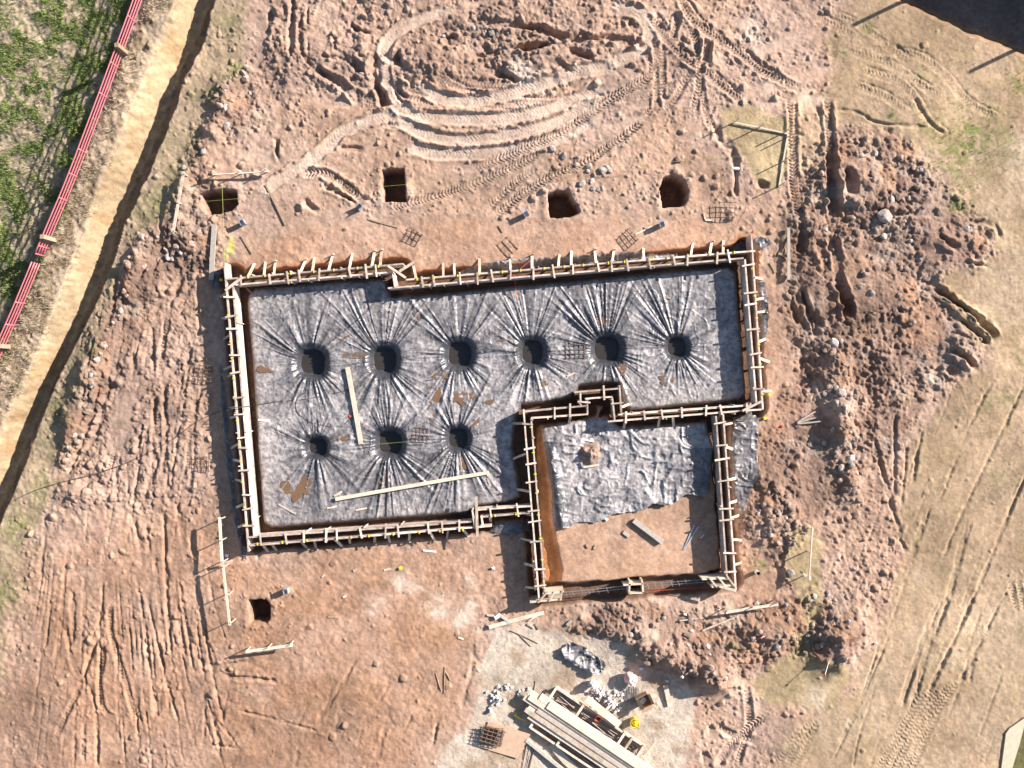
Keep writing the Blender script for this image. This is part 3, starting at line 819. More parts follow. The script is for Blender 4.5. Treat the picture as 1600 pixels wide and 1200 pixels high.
def mat_plain(name, c, rough_=.7, var=.15, scale=12., metal=0., spec=.4, bump=0., objvar=.0, c2=None):
    m, nt, b = new_mat(name)
    g = nd(nt, 'ShaderNodeNewGeometry')
    n1 = nd(nt, 'ShaderNodeTexNoise', Scale=scale, Detail=5.0, Roughness=.6)
    nt.links.new(g.outputs['Position'], n1.inputs['Vector'])
    oi = nd(nt, 'ShaderNodeObjectInfo')
    mr = nd(nt, 'ShaderNodeMapRange'); mr.inputs['From Min'].default_value = .3; mr.inputs['From Max'].default_value = .7
    mr.inputs['To Min'].default_value = 1 - var; mr.inputs['To Max'].default_value = 1 + var
    nt.links.new(n1.outputs['Fac'], mr.inputs['Value'])
    mr2 = nd(nt, 'ShaderNodeMapRange'); mr2.inputs['To Min'].default_value = 1 - objvar; mr2.inputs['To Max'].default_value = 1 + objvar * .6
    nt.links.new(oi.outputs['Random'], mr2.inputs['Value'])
    mu = nd(nt, 'ShaderNodeMath', operation='MULTIPLY')
    nt.links.new(mr.outputs[0], mu.inputs[0]); nt.links.new(mr2.outputs[0], mu.inputs[1])
    vm = nd(nt, 'ShaderNodeVectorMath', operation='SCALE')
    if c2 is not None:
        mx = nd(nt, 'ShaderNodeMix', data_type='RGBA')
        mx.inputs[6].default_value = (*c, 1); mx.inputs[7].default_value = (*c2, 1)
        n3 = nd(nt, 'ShaderNodeTexNoise', Scale=scale * .3, Detail=4.0, Roughness=.7)
        nt.links.new(g.outputs['Position'], n3.inputs['Vector'])
        m3 = nd(nt, 'ShaderNodeMapRange'); m3.inputs['From Min'].default_value = .42; m3.inputs['From Max'].default_value = .62
        nt.links.new(n3.outputs['Fac'], m3.inputs['Value']); nt.links.new(m3.outputs[0], mx.inputs[0])
        nt.links.new(mx.outputs[2], vm.inputs[0])
    else:
        vm.inputs[0].default_value = c
    nt.links.new(mu.outputs[0], vm.inputs['Scale'])
    nt.links.new(vm.outputs[0], b.inputs['Base Color'])
    b.inputs['Roughness'].default_value = rough_
    b.inputs['Metallic'].default_value = metal
    b.inputs['Specular IOR Level'].default_value = spec
    if bump:
        bp = nd(nt, 'ShaderNodeBump', Strength=bump, Distance=.01)
        nt.links.new(n1.outputs['Fac'], bp.inputs['Height']); nt.links.new(bp.outputs[0], b.inputs['Normal'])
    return m


M = {}
M['soil'] = mat_soil('soil_mat')
M['clod'] = mat_plain('clod_mat', (.30, .215, .17), .95, .3, 30, objvar=.35, bump=.6, spec=.1)
M['stone'] = mat_plain('stone_mat', (.36, .31, .27), .85, .25, 24, objvar=.3, bump=.5, spec=.2)
M['pine'] = mat_plain('pine_mat', (.66, .55, .44), .75, .18, 14, objvar=.35, spec=.25, c2=(.50, .38, .27))
M['form'] = mat_plain('form_board_mat', (.66, .55, .47), .75, .22, 10, objvar=.42, spec=.25, c2=(.42, .31, .24))
M['pale'] = mat_plain('pale_timber_mat', (.64, .54, .42), .7, .12, 10, objvar=.15, spec=.25, c2=(.55, .45, .35))
M['grey_wood'] = mat_plain('weathered_timber_mat', (.40, .35, .30), .8, .2, 12, objvar=.2, spec=.2)
M['brown_wood'] = mat_plain('brown_timber_mat', (.33, .24, .16), .8, .2, 12, objvar=.2, spec=.2)
M['ply'] = mat_plain('plywood_mat', (.47, .32, .22), .7, .12, 6, spec=.3)
M['rebar'] = mat_plain('rusty_steel_mat', (.17, .115, .085), .7, .35, 30, objvar=.3, metal=.3)
M['steel'] = mat_plain('grey_steel_mat', (.30, .30, .31), .45, .2, 20, metal=.7, objvar=.2)
M['galv'] = mat_plain('galvanised_mat', (.55, .58, .62), .4, .1, 20, metal=.6)
M['red'] = mat_plain('red_pipe_mat', (.47, .125, .145), .42, .1, 8, spec=.6)
M['yellow'] = mat_plain('yellow_plastic_mat', (.80, .62, .03), .45, .08, 8, spec=.5)
M['green'] = mat_plain('string_mat', (.30, .36, .07), .6, .05, 8)
M['white'] = mat_plain('white_plastic_mat', (.78, .78, .78), .5, .08, 8)
M['concrete'] = mat_plain('concrete_block_mat', (.62, .58, .55), .85, .15, 20, objvar=.2)
M['slab'] = mat_plain('slab_mat', (.50, .42, .30), .85, .15, 8)
M['card'] = mat_plain('cardboard_mat', (.45, .30, .18), .8, .1, 8)
M['pink'] = mat_plain('pink_bag_mat', (.70, .30, .27), .6, .15, 9, c2=(.70, .55, .50))
M['hose'] = mat_plain('hose_mat', (.06, .06, .065), .4, .2, 8)
M['redstr'] = mat_plain('red_string_mat', (.55, .06, .04), .6, .05, 8)
M['tin'] = mat_plain('rust_tin_mat', (.35, .11, .05), .6, .2, 10)
M['leaf'] = mat_plain('leaf_mat', (.06, .09, .025), .6, .3, 3)
M['bark'] = mat_plain('bark_mat', (.12, .09, .065), .9, .3, 10)
M['rod'] = mat_plain('light_rust_mat', (.36, .28, .24), .65, .3, 20, objvar=.4, metal=.2)
M['mud'] = mat_plain('muddy_water_mat', (.16, .095, .055), .12, .12, 2.5, spec=.5)
M['pitmud'] = mat_plain('pit_water_mat', (.038, .033, .028), .06, .10, 2.5, spec=.5)


def mat_plastic():
    m, nt, b = new_mat('dusty_plastic_mat')
    g = nd(nt, 'ShaderNodeNewGeometry')
    a = nd(nt, 'ShaderNodeAttribute', attribute_name='soil')
    n1 = nd(nt, 'ShaderNodeTexNoise', Scale=5.5, Detail=8.0, Roughness=.78)
    n2 = nd(nt, 'ShaderNodeTexNoise', Scale=1.1, Detail=3.0, Roughness=.6)
    for n in (n1, n2):
        nt.links.new(g.outputs['Position'], n.inputs['Vector'])
    sep = nd(nt, 'ShaderNodeSeparateColor')
    nt.links.new(a.outputs['Color'], sep.inputs[0])
    m1 = nd(nt, 'ShaderNodeMapRange'); m1.inputs['From Min'].default_value = .40; m1.inputs['From Max'].default_value = .58
    nt.links.new(n1.outputs['Fac'], m1.inputs['Value'])
    m2 = nd(nt, 'ShaderNodeMapRange'); m2.inputs['From Min'].default_value = .30; m2.inputs['From Max'].default_value = .65
    m2.inputs['To Min'].default_value = .55; m2.inputs['To Max'].default_value = 1.0
    nt.links.new(n2.outputs['Fac'], m2.inputs['Value'])
    mm = nd(nt, 'ShaderNodeMath', operation='MULTIPLY_ADD'); mm.inputs[1].default_value = .72; mm.inputs[2].default_value = .36
    nt.links.new(m1.outputs[0], mm.inputs[0])
    mu = nd(nt, 'ShaderNodeMath', operation='MULTIPLY'); nt.links.new(mm.outputs[0], mu.inputs[0]); nt.links.new(m2.outputs[0], mu.inputs[1])
    mu2 = nd(nt, 'ShaderNodeMath', operation='MULTIPLY'); mu2.use_clamp = True
    nt.links.new(mu.outputs[0], mu2.inputs[0]); nt.links.new(sep.outputs[0], mu2.inputs[1])
    mx = nd(nt, 'ShaderNodeMix', data_type='RGBA')
    mx.inputs[6].default_value = (.022, .024, .032, 1); mx.inputs[7].default_value = (.415, .38, .365, 1)
    nt.links.new(mu2.outputs[0], mx.inputs[0])
    nt.links.new(mx.outputs[2], b.inputs['Base Color'])
    mr = nd(nt, 'ShaderNodeMapRange'); mr.inputs['To Min'].default_value = .38; mr.inputs['To Max'].default_value = .50
    nt.links.new(mu2.outputs[0], mr.inputs['Value']); nt.links.new(mr.outputs[0], b.inputs['Roughness'])
    b.inputs['Specular IOR Level'].default_value = .6
    n3 = nd(nt, 'ShaderNodeTexNoise', Scale=16.0, Detail=3.0)
    nt.links.new(g.outputs['Position'], n3.inputs['Vector'])
    bp = nd(nt, 'ShaderNodeBump', Strength=.35, Distance=.02)
    nt.links.new(n3.outputs['Fac'], bp.inputs['Height']); nt.links.new(bp.outputs[0], b.inputs['Normal'])
    return m


M['plastic'] = mat_plastic()


def mat_grass():
    m, nt, b = new_mat('grass_blade_mat')
    a = nd(nt, 'ShaderNodeAttribute', attribute_name='soil')
    nt.links.new(a.outputs['Color'], b.inputs['Base Color'])
    b.inputs['Roughness'].default_value = .7
    b.inputs['Specular IOR Level'].default_value = .2
    return m


M['blade'] = mat_grass()

# ------------------------------------------------------------------ ground sheet, reaching far out
NP = 14
ext = np.cumsum(1.5 * 1.75 ** np.arange(1, NP + 1))
ext = ext * (22000 / ext[-1])
usx = np.concatenate([us[0] - ext[::-1], us, us[-1] + ext])
vsx = np.concatenate([vs[0] - ext[::-1], vs, vs[-1] + ext])
ZP = np.pad(ZG, NP, mode='edge')
fade = np.ones_like(ZP)
ku = np.concatenate([np.linspace(0, 1, NP), np.ones(NU), np.linspace(1, 0, NP)])
kv = np.concatenate([np.linspace(0, 1, NP), np.ones(NV), np.linspace(1, 0, NP)])
ZP = ZP * np.minimum(ku[None, :], kv[:, None])
CPd = np.pad(col, ((NP, NP), (NP, NP), (0, 0)), mode='edge')
UX, VX = np.meshgrid(usx, vsx)
me = grid_mesh('ground', (UX - 800) / S, (600 - VX) / S, ZP, CPd)
me.materials.append(M['soil'])
ground = bpy.data.objects.new('ground', me)
COL.objects.link(ground)
ground['kind'] = 'structure'


# ------------------------------------------------------------------ height lookup and pixel placing
def gz_px(u, v, A=None):
    A = BASE if A is None else A
    x = (u - us[0]) / G; y = (v - vs[0]) / G
    i = int(min(max(x, 0), NU - 2)); j = int(min(max(y, 0), NV - 2))
    fx = min(max(x - i, 0), 1); fy = min(max(y - j, 0), 1)
    return float((A[j, i] * (1 - fx) + A[j, i + 1] * fx) * (1 - fy) + (A[j + 1, i] * (1 - fx) + A[j + 1, i + 1] * fx) * fy)


def W(u, v, z=0.0):
    """world point at height z that projects to photo pixel (u, v)"""
    k = (HC - z) / HC
    return Vector(((u - 800) / S * k, (600 - v) / S * k, z))


def gz(x, y):
    return gz_px(x * S + 800, 600 - y * S)


def gzmax(x, y, r=.08):
    return max(gz(x + a * r, y + b * r) for a in (-1, 0, 1) for b in (-1, 0, 1))


def onground(u, v, lift=0.0, r=.05):
    p = W(u, v, 0)
    for _ in range(3):
        z = gzmax(p.x, p.y, r) + lift
        p = W(u, v, z)
    return p


# ------------------------------------------------------------------ solid builders
class MB:
    def __init__(self):
        self.v = []; self.f = []

    def add(self, vs_, fs_):
        o = len(self.v)
        self.v += [tuple(x) for x in vs_]
        self.f += [tuple(i + o for i in f) for f in fs_]

    def bar(self, p0, p1, w, t, up=Vector((0, 0, 1)), segs=1, bow=0.0):
        """rectangular timber from p0 to p1 (centre line), width w, thickness t along up; segs cross-sections with a slight bow"""
        p0, p1 = Vector(p0), Vector(p1)
        d = (p1 - p0).normalized()
        s = d.cross(up)
        if s.length < 1e-4:
            s = d.cross(Vector((1, 0, 0)))
        s.normalize()
        n = s.cross(d).normalized()
        V_ = []
        for i in range(segs + 1):
            k = i / segs
            c = p0.lerp(p1, k) + s * (bow * math.sin(math.pi * k))
            for a, b in ((-1, -1), (1, -1), (1, 1), (-1, 1)):
                V_.append(c + s * (a * w / 2) + n * (b * t / 2))
        F_ = [(3, 2, 1, 0)]
        for i in range(segs):
            o = 4 * i
            for k in range(4):
                F_.append((o + k, o + (k + 1) % 4, o + 4 + (k + 1) % 4, o + 4 + k))
        o = 4 * segs
        F_.append((o, o + 1, o + 2, o + 3))
        self.add(V_, F_)
        return self

    def tube(self, pts, r, n=6, close=True):
        P = [Vector(p) for p in pts]
        V_ = []
        for i, p in enumerate(P):
            d = (P[min(i + 1, len(P) - 1)] - P[max(i - 1, 0)]).normalized()
            a = d.cross(Vector((0, 0, 1)))
            if a.length < 1e-3:
                a = d.cross(Vector((1, 0, 0)))
            a.normalize(); b = d.cross(a)
            rr = r[i] if isinstance(r, (list, tuple)) else r
            for k in range(n):
                t = 2 * math.pi * k / n
                V_.append(p + a * (math.cos(t) * rr) + b * (math.sin(t) * rr))
        F_ = []
        for i in range(len(P) - 1):
            for k in range(n):
                F_.append((i * n + k, i * n + (k + 1) % n, (i + 1) * n + (k + 1) % n, (i + 1) * n + k))
        if close:
            F_.append(tuple(range(n - 1, -1, -1)))
            F_.append(tuple((len(P) - 1) * n + k for k in range(n)))
        self.add(V_, F_)
        return self

    def build(self, name, mat, parent=None, smooth=False):
        me = bpy.data.meshes.new(name)
        me.from_pydata(self.v, [], self.f)
        bm_ = bmesh.new(); bm_.from_mesh(me); bmesh.ops.recalc_face_normals(bm_, faces=bm_.faces); bm_.to_mesh(me); bm_.free()
        me.materials.append(mat)
        if smooth:
            me.polygons.foreach_set('use_smooth', [True] * len(me.polygons))
        o = bpy.data.objects.new(name, me)
        return link(o, parent)


def lathe(prof, n=20):
    V_ = []; F_ = []
    for r, z in prof:
        for k in range(n):
            t = 2 * math.pi * k / n
            V_.append((r * math.cos(t), r * math.sin(t), z))
    for i in range(len(prof) - 1):
        for k in range(n):
            F_.append((i * n + k, i * n + (k + 1) % n, (i + 1) * n + (k + 1) % n, (i + 1) * n + k))
    return V_, F_


R = random.uniform

# ------------------------------------------------------------------ plastic sheets
def sample(A, Uq, Vq):
    x = np.clip((Uq - us[0]) / G, 0, NU - 2.001); y = np.clip((Vq - vs[0]) / G, 0, NV - 2.001)
    i = x.astype(int); j = y.astype(int); fx = x - i; fy = y - j
    return (A[j, i] * (1 - fx) + A[j, i + 1] * fx) * (1 - fy) + (A[j + 1, i] * (1 - fx) + A[j + 1, i + 1] * fx) * fy


nz = [Noise2(900 + i) for i in range(12)]


def sheet(name, poly, zfun, g=1.4, dustfun=None, grow=0.0):
    P = np.array(poly, float)
    uu = np.arange(P[:, 0].min() - 4 - grow, P[:, 0].max() + 4 + grow, g); vv = np.arange(P[:, 1].min() - 4 - grow, P[:, 1].max() + 4 + grow, g)
    UQ, VQ = np.meshgrid(uu, vv)
    sd = sdf_poly(poly, UQ.astype(np.float32), VQ.astype(np.float32))
    keep_ = sd + nz[0](UQ / 9, VQ / 9) * 1.2 < grow
    zq = zfun(UQ, VQ, sd)
    dust = np.clip(dustfun(UQ, VQ, sd), 0, 2) if dustfun else np.ones_like(zq)
    c = np.stack([dust, dust, dust], -1).astype(np.float32)
    me_ = grid_mesh(name, (UQ - 800) / S, (600 - VQ) / S, zq, c, keep_)
    me_.materials.append(M['plastic'])
    o = bpy.data.objects.new(name, me_)
    COL.objects.link(o)
    return o


SPOKES = []
for k, (pu, pv, ru, rv) in enumerate(PITS):
    r_ = np.random.default_rng(300 + k)
    reach = 60 + r_.uniform(0, 1, 400) ** 2 * 75
    SPOKES.append((r_.uniform(-1, 1, 400), reach))


def pleat_fn(UQ, VQ):
    out = np.zeros_like(UQ); clean_shade = np.zeros_like(UQ)
    for k, (pu, pv, ru, rv) in enumerate(PITS):
        dx = UQ - pu; dy = VQ - pv
        rr = np.sqrt(dx * dx + dy * dy)
        th = np.arctan2(dy, dx)
        rn = rr / ((ru + rv) / 2)
        # pleats stay straight: angle is measured around a slightly moved centre
        th2 = th + .035 * nz[1](dx / 70 + 7 * k, dy / 70)
        t1 = (th2 + np.pi) / (2 * np.pi) * np.array([46, 58, 52, 64, 50, 44, 40, 60, 54])[k]
        t2 = (th2 + np.pi) / (2 * np.pi) * 84
        a1 = nz[2](t1, np.full_like(t1, 3.5 + 11 * k)); a2 = nz[3](t2, np.full_like(t2, 7.5 + 11 * k))
        rmod = 1 + .55 * nz[4](t1 * .8, np.full_like(t1, 2.5 + 5 * k))
        r_k = np.random.default_rng(700 + k).uniform(.75, 1.2, 3)
        sn = np.sin(th)
        up = np.where(sn < 0, .55 + (1.0 if k < 6 else .45) * r_k[0] * np.abs(sn), .55 + (.5 if k < 6 else .95) * r_k[1] * np.abs(sn)) + .15 * nz[7](t1 * .5, np.full_like(t1, 17.5 + 3 * k))
        f1 = np.exp(-(rr / (74 * rmod * up)) ** 2.8) * smoothstep(1.3, 2.1, rn)
        f2 = np.exp(-(rr / (44 * rmod)) ** 2) * smoothstep(1.0, 1.7, rn)
        s1 = np.maximum(0, 1 - np.abs(a1) * 3.8); s2 = np.maximum(0, 1 - np.abs(a2) * 2.4)
        out += .066 * s1 * f1 * (rr / 40) ** .5 * np.clip(.7 + .8 * nz[8](t1 * .37, np.full_like(t1, 3.7 * k)), .15, 1.3) + .028 * s2 * f2
        t3 = (th2 + np.pi) / (2 * np.pi) * (92 + 7 * (k % 4))
        a3 = nz[9](t3, np.full_like(t3, 5.5 + 13 * k))
        s3 = np.maximum(0, 1 - np.abs(a3) * 2.6)
        f3 = np.exp(-(rr / (66 * rmod * up)) ** 2.8) * smoothstep(1.2, 1.9, rn)
        out += .060 * s3 * f3 * np.clip(.75 + .9 * nz[6](t3 * .31, np.full_like(t3, 9.7 * k)), .1, 1.4)
        clean_shade = np.maximum(clean_shade, .92 * np.clip(1.0 - s3 * 1.6, 0, 1) * f3 * np.clip(.6 + .9 * nz[5](t3 * .4, np.full_like(t3, 4.1 * k)), 0, 1))  # valleys between pleats darkened: wiped dust plus crease shade put into the colour
        clean_shade = np.maximum(clean_shade, np.exp(-np.maximum(rn - 1.72, 0) ** 2 * 7.0))
        clean_shade = np.maximum(clean_shade, .85 * np.clip(1.15 - s1 * 1.5, 0, 1) * f1 * np.clip(.75 + .8 * nz[4](t1 * .6, np.full_like(t1, 31.5 + 5 * k)), 0, 1))
    # folds pulled straight between neighbouring pits
    for (a, b) in [(0, 1), (1, 2), (2, 3), (3, 4), (4, 5), (6, 7), (7, 8), (1, 7), (2, 8), (0, 6)]:
        p = np.array(PITS[a][:2], float); q = np.array(PITS[b][:2], float)
        e = (q - p) / np.linalg.norm(q - p); L = np.linalg.norm(q - p)
        s = (UQ - p[0]) * e[0] + (VQ - p[1]) * e[1]; d = -(UQ - p[0]) * e[1] + (VQ - p[1]) * e[0]
        f = np.exp(-(d / 13) ** 4) * smoothstep(18, 30, s) * (1 - smoothstep(L - 30, L - 18, s))
        a2 = nz[5](d / 3.6 + 40 * a, s / 120 + 9 * b)
        out += .026 * np.maximum(0, 1 - np.abs(a2) * 2.6) * f * (1.0 if abs(e[0]) > .5 else .8)
    return out, clean_shade


def z_pad(UQ, VQ, sd):
    pl, _ = pleat_fn(UQ, VQ)
    base = sample(BASE, UQ, VQ) * .0
    # smooth ground shape below
    zb = sample(SMOOTHB, UQ, VQ)
    cr = np.maximum(0, 1 - np.abs(nz[6](UQ / 17 + nz[7](UQ / 30, VQ / 30), VQ / 14)) * 5) * .016 + np.maximum(0, 1 - np.abs(nz[8](UQ / 8, VQ / 9)) * 3.5) * .012 + nz[9](UQ / 3.5, VQ / 3.5) * .007
    return zb + .012 + pl + cr


def d_pad(UQ, VQ, sd):
    _, cl = pleat_fn(UQ, VQ)
    edge = smoothstep(-10, 1, sd)
    return (1 - .92 * cl) * (1 - .45 * edge) * (1.0 + .25 * nz[10](UQ / 40, VQ / 40))


def blur(A, n):
    B = A.copy()
    for _ in range(n):
        B[1:-1, 1:-1] = (B[1:-1, 1:-1] * 2 + B[:-2, 1:-1] + B[2:, 1:-1] + B[1:-1, :-2] + B[1:-1, 2:]) / 6
    return B


SMOOTHB = BASE.copy()
wb_ = win(340, 1200, 380, 880)
SMOOTHB[wb_] = blur(BASE[wb_], 2)
main_sheet = sheet('plastic_sheet', PAD, z_pad, 1.22, d_pad, grow=3)
tag(main_sheet, 'huge dusty black plastic sheet pulled tight over nine lined pits inside the timber formwork', 'plastic sheet')


def z_crump(amp, cell=16, lift=.02, seed=0.):
    def f(UQ, VQ, sd):
        zb = sample(blurG, UQ, VQ)
        wx = nz[1](UQ / 40 + seed, VQ / 40) * 1.5
        a = np.maximum(0, 1 - np.abs(nz[2](UQ / cell + wx + seed, VQ / (cell * .7) - wx)) * 3.2)
        b = np.maximum(0, 1 - np.abs(nz[3](UQ / (cell * .55) + seed, VQ / (cell * .5))) * 3.0)
        c = nz[4](UQ / (cell * .3) + seed, VQ / (cell * .3))
        return zb + lift + amp * (.6 * a + .35 * b + .12 * c) + amp * .5 * (nz[5](UQ / 28 + seed, VQ / 28) + .6)
    return f


blurG = blur(BASE, 6)


def d_gar(UQ, VQ, sd):
    fold = np.exp(-((UQ - (868 + (VQ - 760) * .14)) / 14) ** 2) * (VQ > 690)
    return (1.05 - 1.0 * fold) * (1 + .3 * nz[10](UQ / 30, VQ / 30)) * (1 - .5 * smoothstep(1040, 1090, UQ) * (VQ > 700))


def z_gar(UQ, VQ, sd):
    z = z_crump(.085, 26, .03)(UQ, VQ, sd) + z_crump(.03, 9, .0, 4.4)(UQ, VQ, sd) - sample(blurG, UQ, VQ)
    fold = np.exp(-((UQ - (868 + (VQ - 760) * .14)) / 9) ** 2) * smoothstep(690, 720, VQ)
    roll = np.exp(-((VQ - (812 - (UQ - 900) * .19)) / 8) ** 2) * smoothstep(985, 1010, UQ) * .09
    return z + fold * .16 + roll


o = sheet('plastic_sheet', sheet_g, z_gar, 1.4, d_gar, grow=1)
tag(o, 'crumpled dusty plastic sheet covering half of the smaller formwork bay beside bare soil', 'plastic sheet')
flaps = [
    ([(708, 424), (760, 410), (820, 404), (900, 400), (960, 394), (990, 392), (1010, 396), (1060, 394), (1060, 400), (900, 411), (800, 420), (730, 430)], .05, 'long strip of black plastic lying outside the formwork beside the row of open pits', 1.1),
    ([(1128, 390), (1150, 378), (1176, 372), (1176, 390), (1140, 397), (1120, 398)], .05, 'black plastic edge bunched behind the tallest corner of the formwork', .2),
    ([(1176, 374), (1188, 370), (1202, 376), (1206, 382), (1196, 388), (1186, 392), (1180, 386)], .09, 'shiny black plastic bundle poking out at the formwork corner', .25),
    ([(1184, 440), (1196, 442), (1200, 470), (1202, 505), (1196, 530), (1190, 545), (1188, 500), (1186, 470)], .08, 'black plastic flap folded along the outside of the long formwork side facing the rubble', .35),
    ([(1146, 652), (1170, 646), (1186, 648), (1183, 690), (1184, 745), (1170, 772), (1160, 798), (1150, 790), (1144, 760), (1142, 700)], .07, 'crumpled plastic sheet spilling onto the soil outside the smaller bay', .5),
    ([(344, 560), (350, 590), (354, 640), (362, 720), (370, 790), (384, 850), (388, 878), (378, 868), (368, 820), (356, 730), (348, 650)], .05, 'narrow dark plastic edge running outside the formwork by the long hose', .25),
    ([(765, 818), (826, 812), (829, 830), (800, 838), (770, 832)], .05, 'dark plastic sheet tucked under the stepped formwork corner', .5),
    ([(334, 424), (350, 420), (352, 446), (340, 452), (330, 446)], .07, 'small heap of dark plastic under the long pale plank', .2),
]
for i, (poly, amp, lab, du) in enumerate(flaps):
    o = sheet('plastic_sheet', poly, z_crump(amp * 1.25, 15, .03, 13.3 * i), 1.2, lambda a, b, c, du=du: np.full_like(a, du) * (1 + .4 * nz[10](a / 12, b / 12)))
    tag(o, lab, 'plastic sheet')
roll_poly = [(877, 1012), (885, 1004), (898, 1003), (915, 1010), (944, 1032), (946, 1040), (938, 1050), (930, 1056), (905, 1042), (882, 1028)]
o = sheet('plastic_sheet', roll_poly, lambda a, b, c: z_crump(.14, 13, .04, 5.)(a, b, c) + .12 * np.exp(-(((b - 1012) - (a - 880) * .62 - 8) / 9) ** 2), 1.1, lambda a, b, c: .35 + .9 * np.exp(-(((b - 1012) - (a - 880) * .62 - 8) / 7) ** 2))
tag(o, 'folded roll of black plastic lying on the gravel near the lumber stack', 'plastic sheet')


# ------------------------------------------------------------------ puddles and water in the pits
def blob(name, cu, cv, ru, rv, z, mat, rot=0., n=28, irr=.25, square=2.0, seed=0):
    r_ = random.Random(seed)
    ph = [r_.uniform(0, 6.28) for _ in range(4)]
    V_ = []; c, s = math.cos(rot), math.sin(rot)
    for i in range(n):
        t = 2 * math.pi * i / n
        ct, st = math.cos(t), math.sin(t)
        k = (abs(ct) ** square + abs(st) ** square) ** (-1 / square)
        k *= 1 + irr * (.5 * math.sin(2 * t + ph[0]) + .35 * math.sin(3 * t + ph[1]) + .3 * math.sin(5 * t + ph[2]) + .2 * math.sin(8 * t + ph[3]))
        x, y = ru * k * ct, rv * k * st
        V_.append(W(cu + x * c - y * s, cv + x * s + y * c, 0))
    mb = MB()
    top = [Vector((p.x, p.y, z)) for p in V_]; bot = [Vector((p.x, p.y, z - .03)) for p in V_]
    mb.add(top + bot, [tuple(range(n))] + [tuple(range(2 * n - 1, n - 1, -1))] + [(i, n + i, n + (i + 1) % n, (i + 1) % n) for i in range(n)])
    return mb.build(name, mat)


pit_lab = ['square lined pit at the end of the longer pit row beside the long pale board', 'second lined pit of the longer row, next to the pale board']
for k, (pu, pv, ru, rv) in enumerate(PITS):
    zf = gz_px(pu, pv)
    o = blob('pit_water', pu, pv, ru * 1.06, rv * 1.06, zf + .045, M['pitmud'], 0, 32, .06, 3.4, k)
    tag(o, 'still brown water standing at the bottom of a plastic lined pit', 'water', 'water in the plastic lined pits')
PUD = [(548, 532, 16, 8, .1), (552, 555, 16, 6, 0), (412, 578, 11, 5, -.1), (463, 762, 22, 17, .7), (783, 527, 14, 7, -.1), (785, 543, 16, 7, 0), (680, 628, 14, 22, .4), (720, 622, 20, 12, -.3), (742, 660, 9, 6, -.5), (538, 684, 12, 7, .1), (580, 732, 12, 8, -.8), (597, 752, 4, 10, .1), (1040, 595, 10, 7, -.2), (938, 502, 5, 8, 0), (689, 588, 12, 7, .3), (970, 578, 6, 10, 0), (764, 628, 7, 4, -.4), (655, 495, 9, 4, .6), (722, 723, 10, 10, 0), (850, 600, 6, 4, 0)]
for k, (pu, pv, ru, rv, ro) in enumerate(PUD):
    uu = [gz_px(pu + a * ru * .6, pv + b * rv * .6) for a in (-1, 0, 1) for b in (-1, 0, 1)]
    o = blob('puddle', pu, pv, ru, rv, sorted(uu)[5] + .044, M['mud'], ro, 40, .55, 2.0, 50 + k)
    tag(o, 'shallow brown muddy puddle lying on the big black plastic sheet', 'puddle', 'muddy puddles on the big sheet')

# ------------------------------------------------------------------ timber formwork
WLAB = {
    'north_west': 'short timber form wall beside the scattered rebar mat and yellow paint mark, ending at the step',
    'north': 'longest timber form wall with slanted braces facing the row of open pits',
    'east': 'timber form wall facing the rubble bank, braces lying outward to bare red soil',
    'middle_east': 'timber form wall between the big sheet and the smaller bay, running to the rubble side',
    'bump_east': 'short form wall of the small box recess, on the side with two pale braces',
    'bump_top': 'short form wall closing the top of the small box recess below the pits',
    'bump_west': 'shortest form wall of the box recess beside the stepped junction',
    'middle_west': 'short timber form wall joining the box recess to the smaller bay corner',
    'west': 'long timber form wall with bright inner board on the hose side',
    'south': 'timber form wall with yellow ties facing the bare red yard with one pit',
    'south_step': 'short stepped form wall between the red yard and the smaller bay',
    'garage_west': 'timber form wall beside the strip of wet orange clay',
    'garage_east': 'timber form wall with brown interior beside the spilled plastic sheet',
}
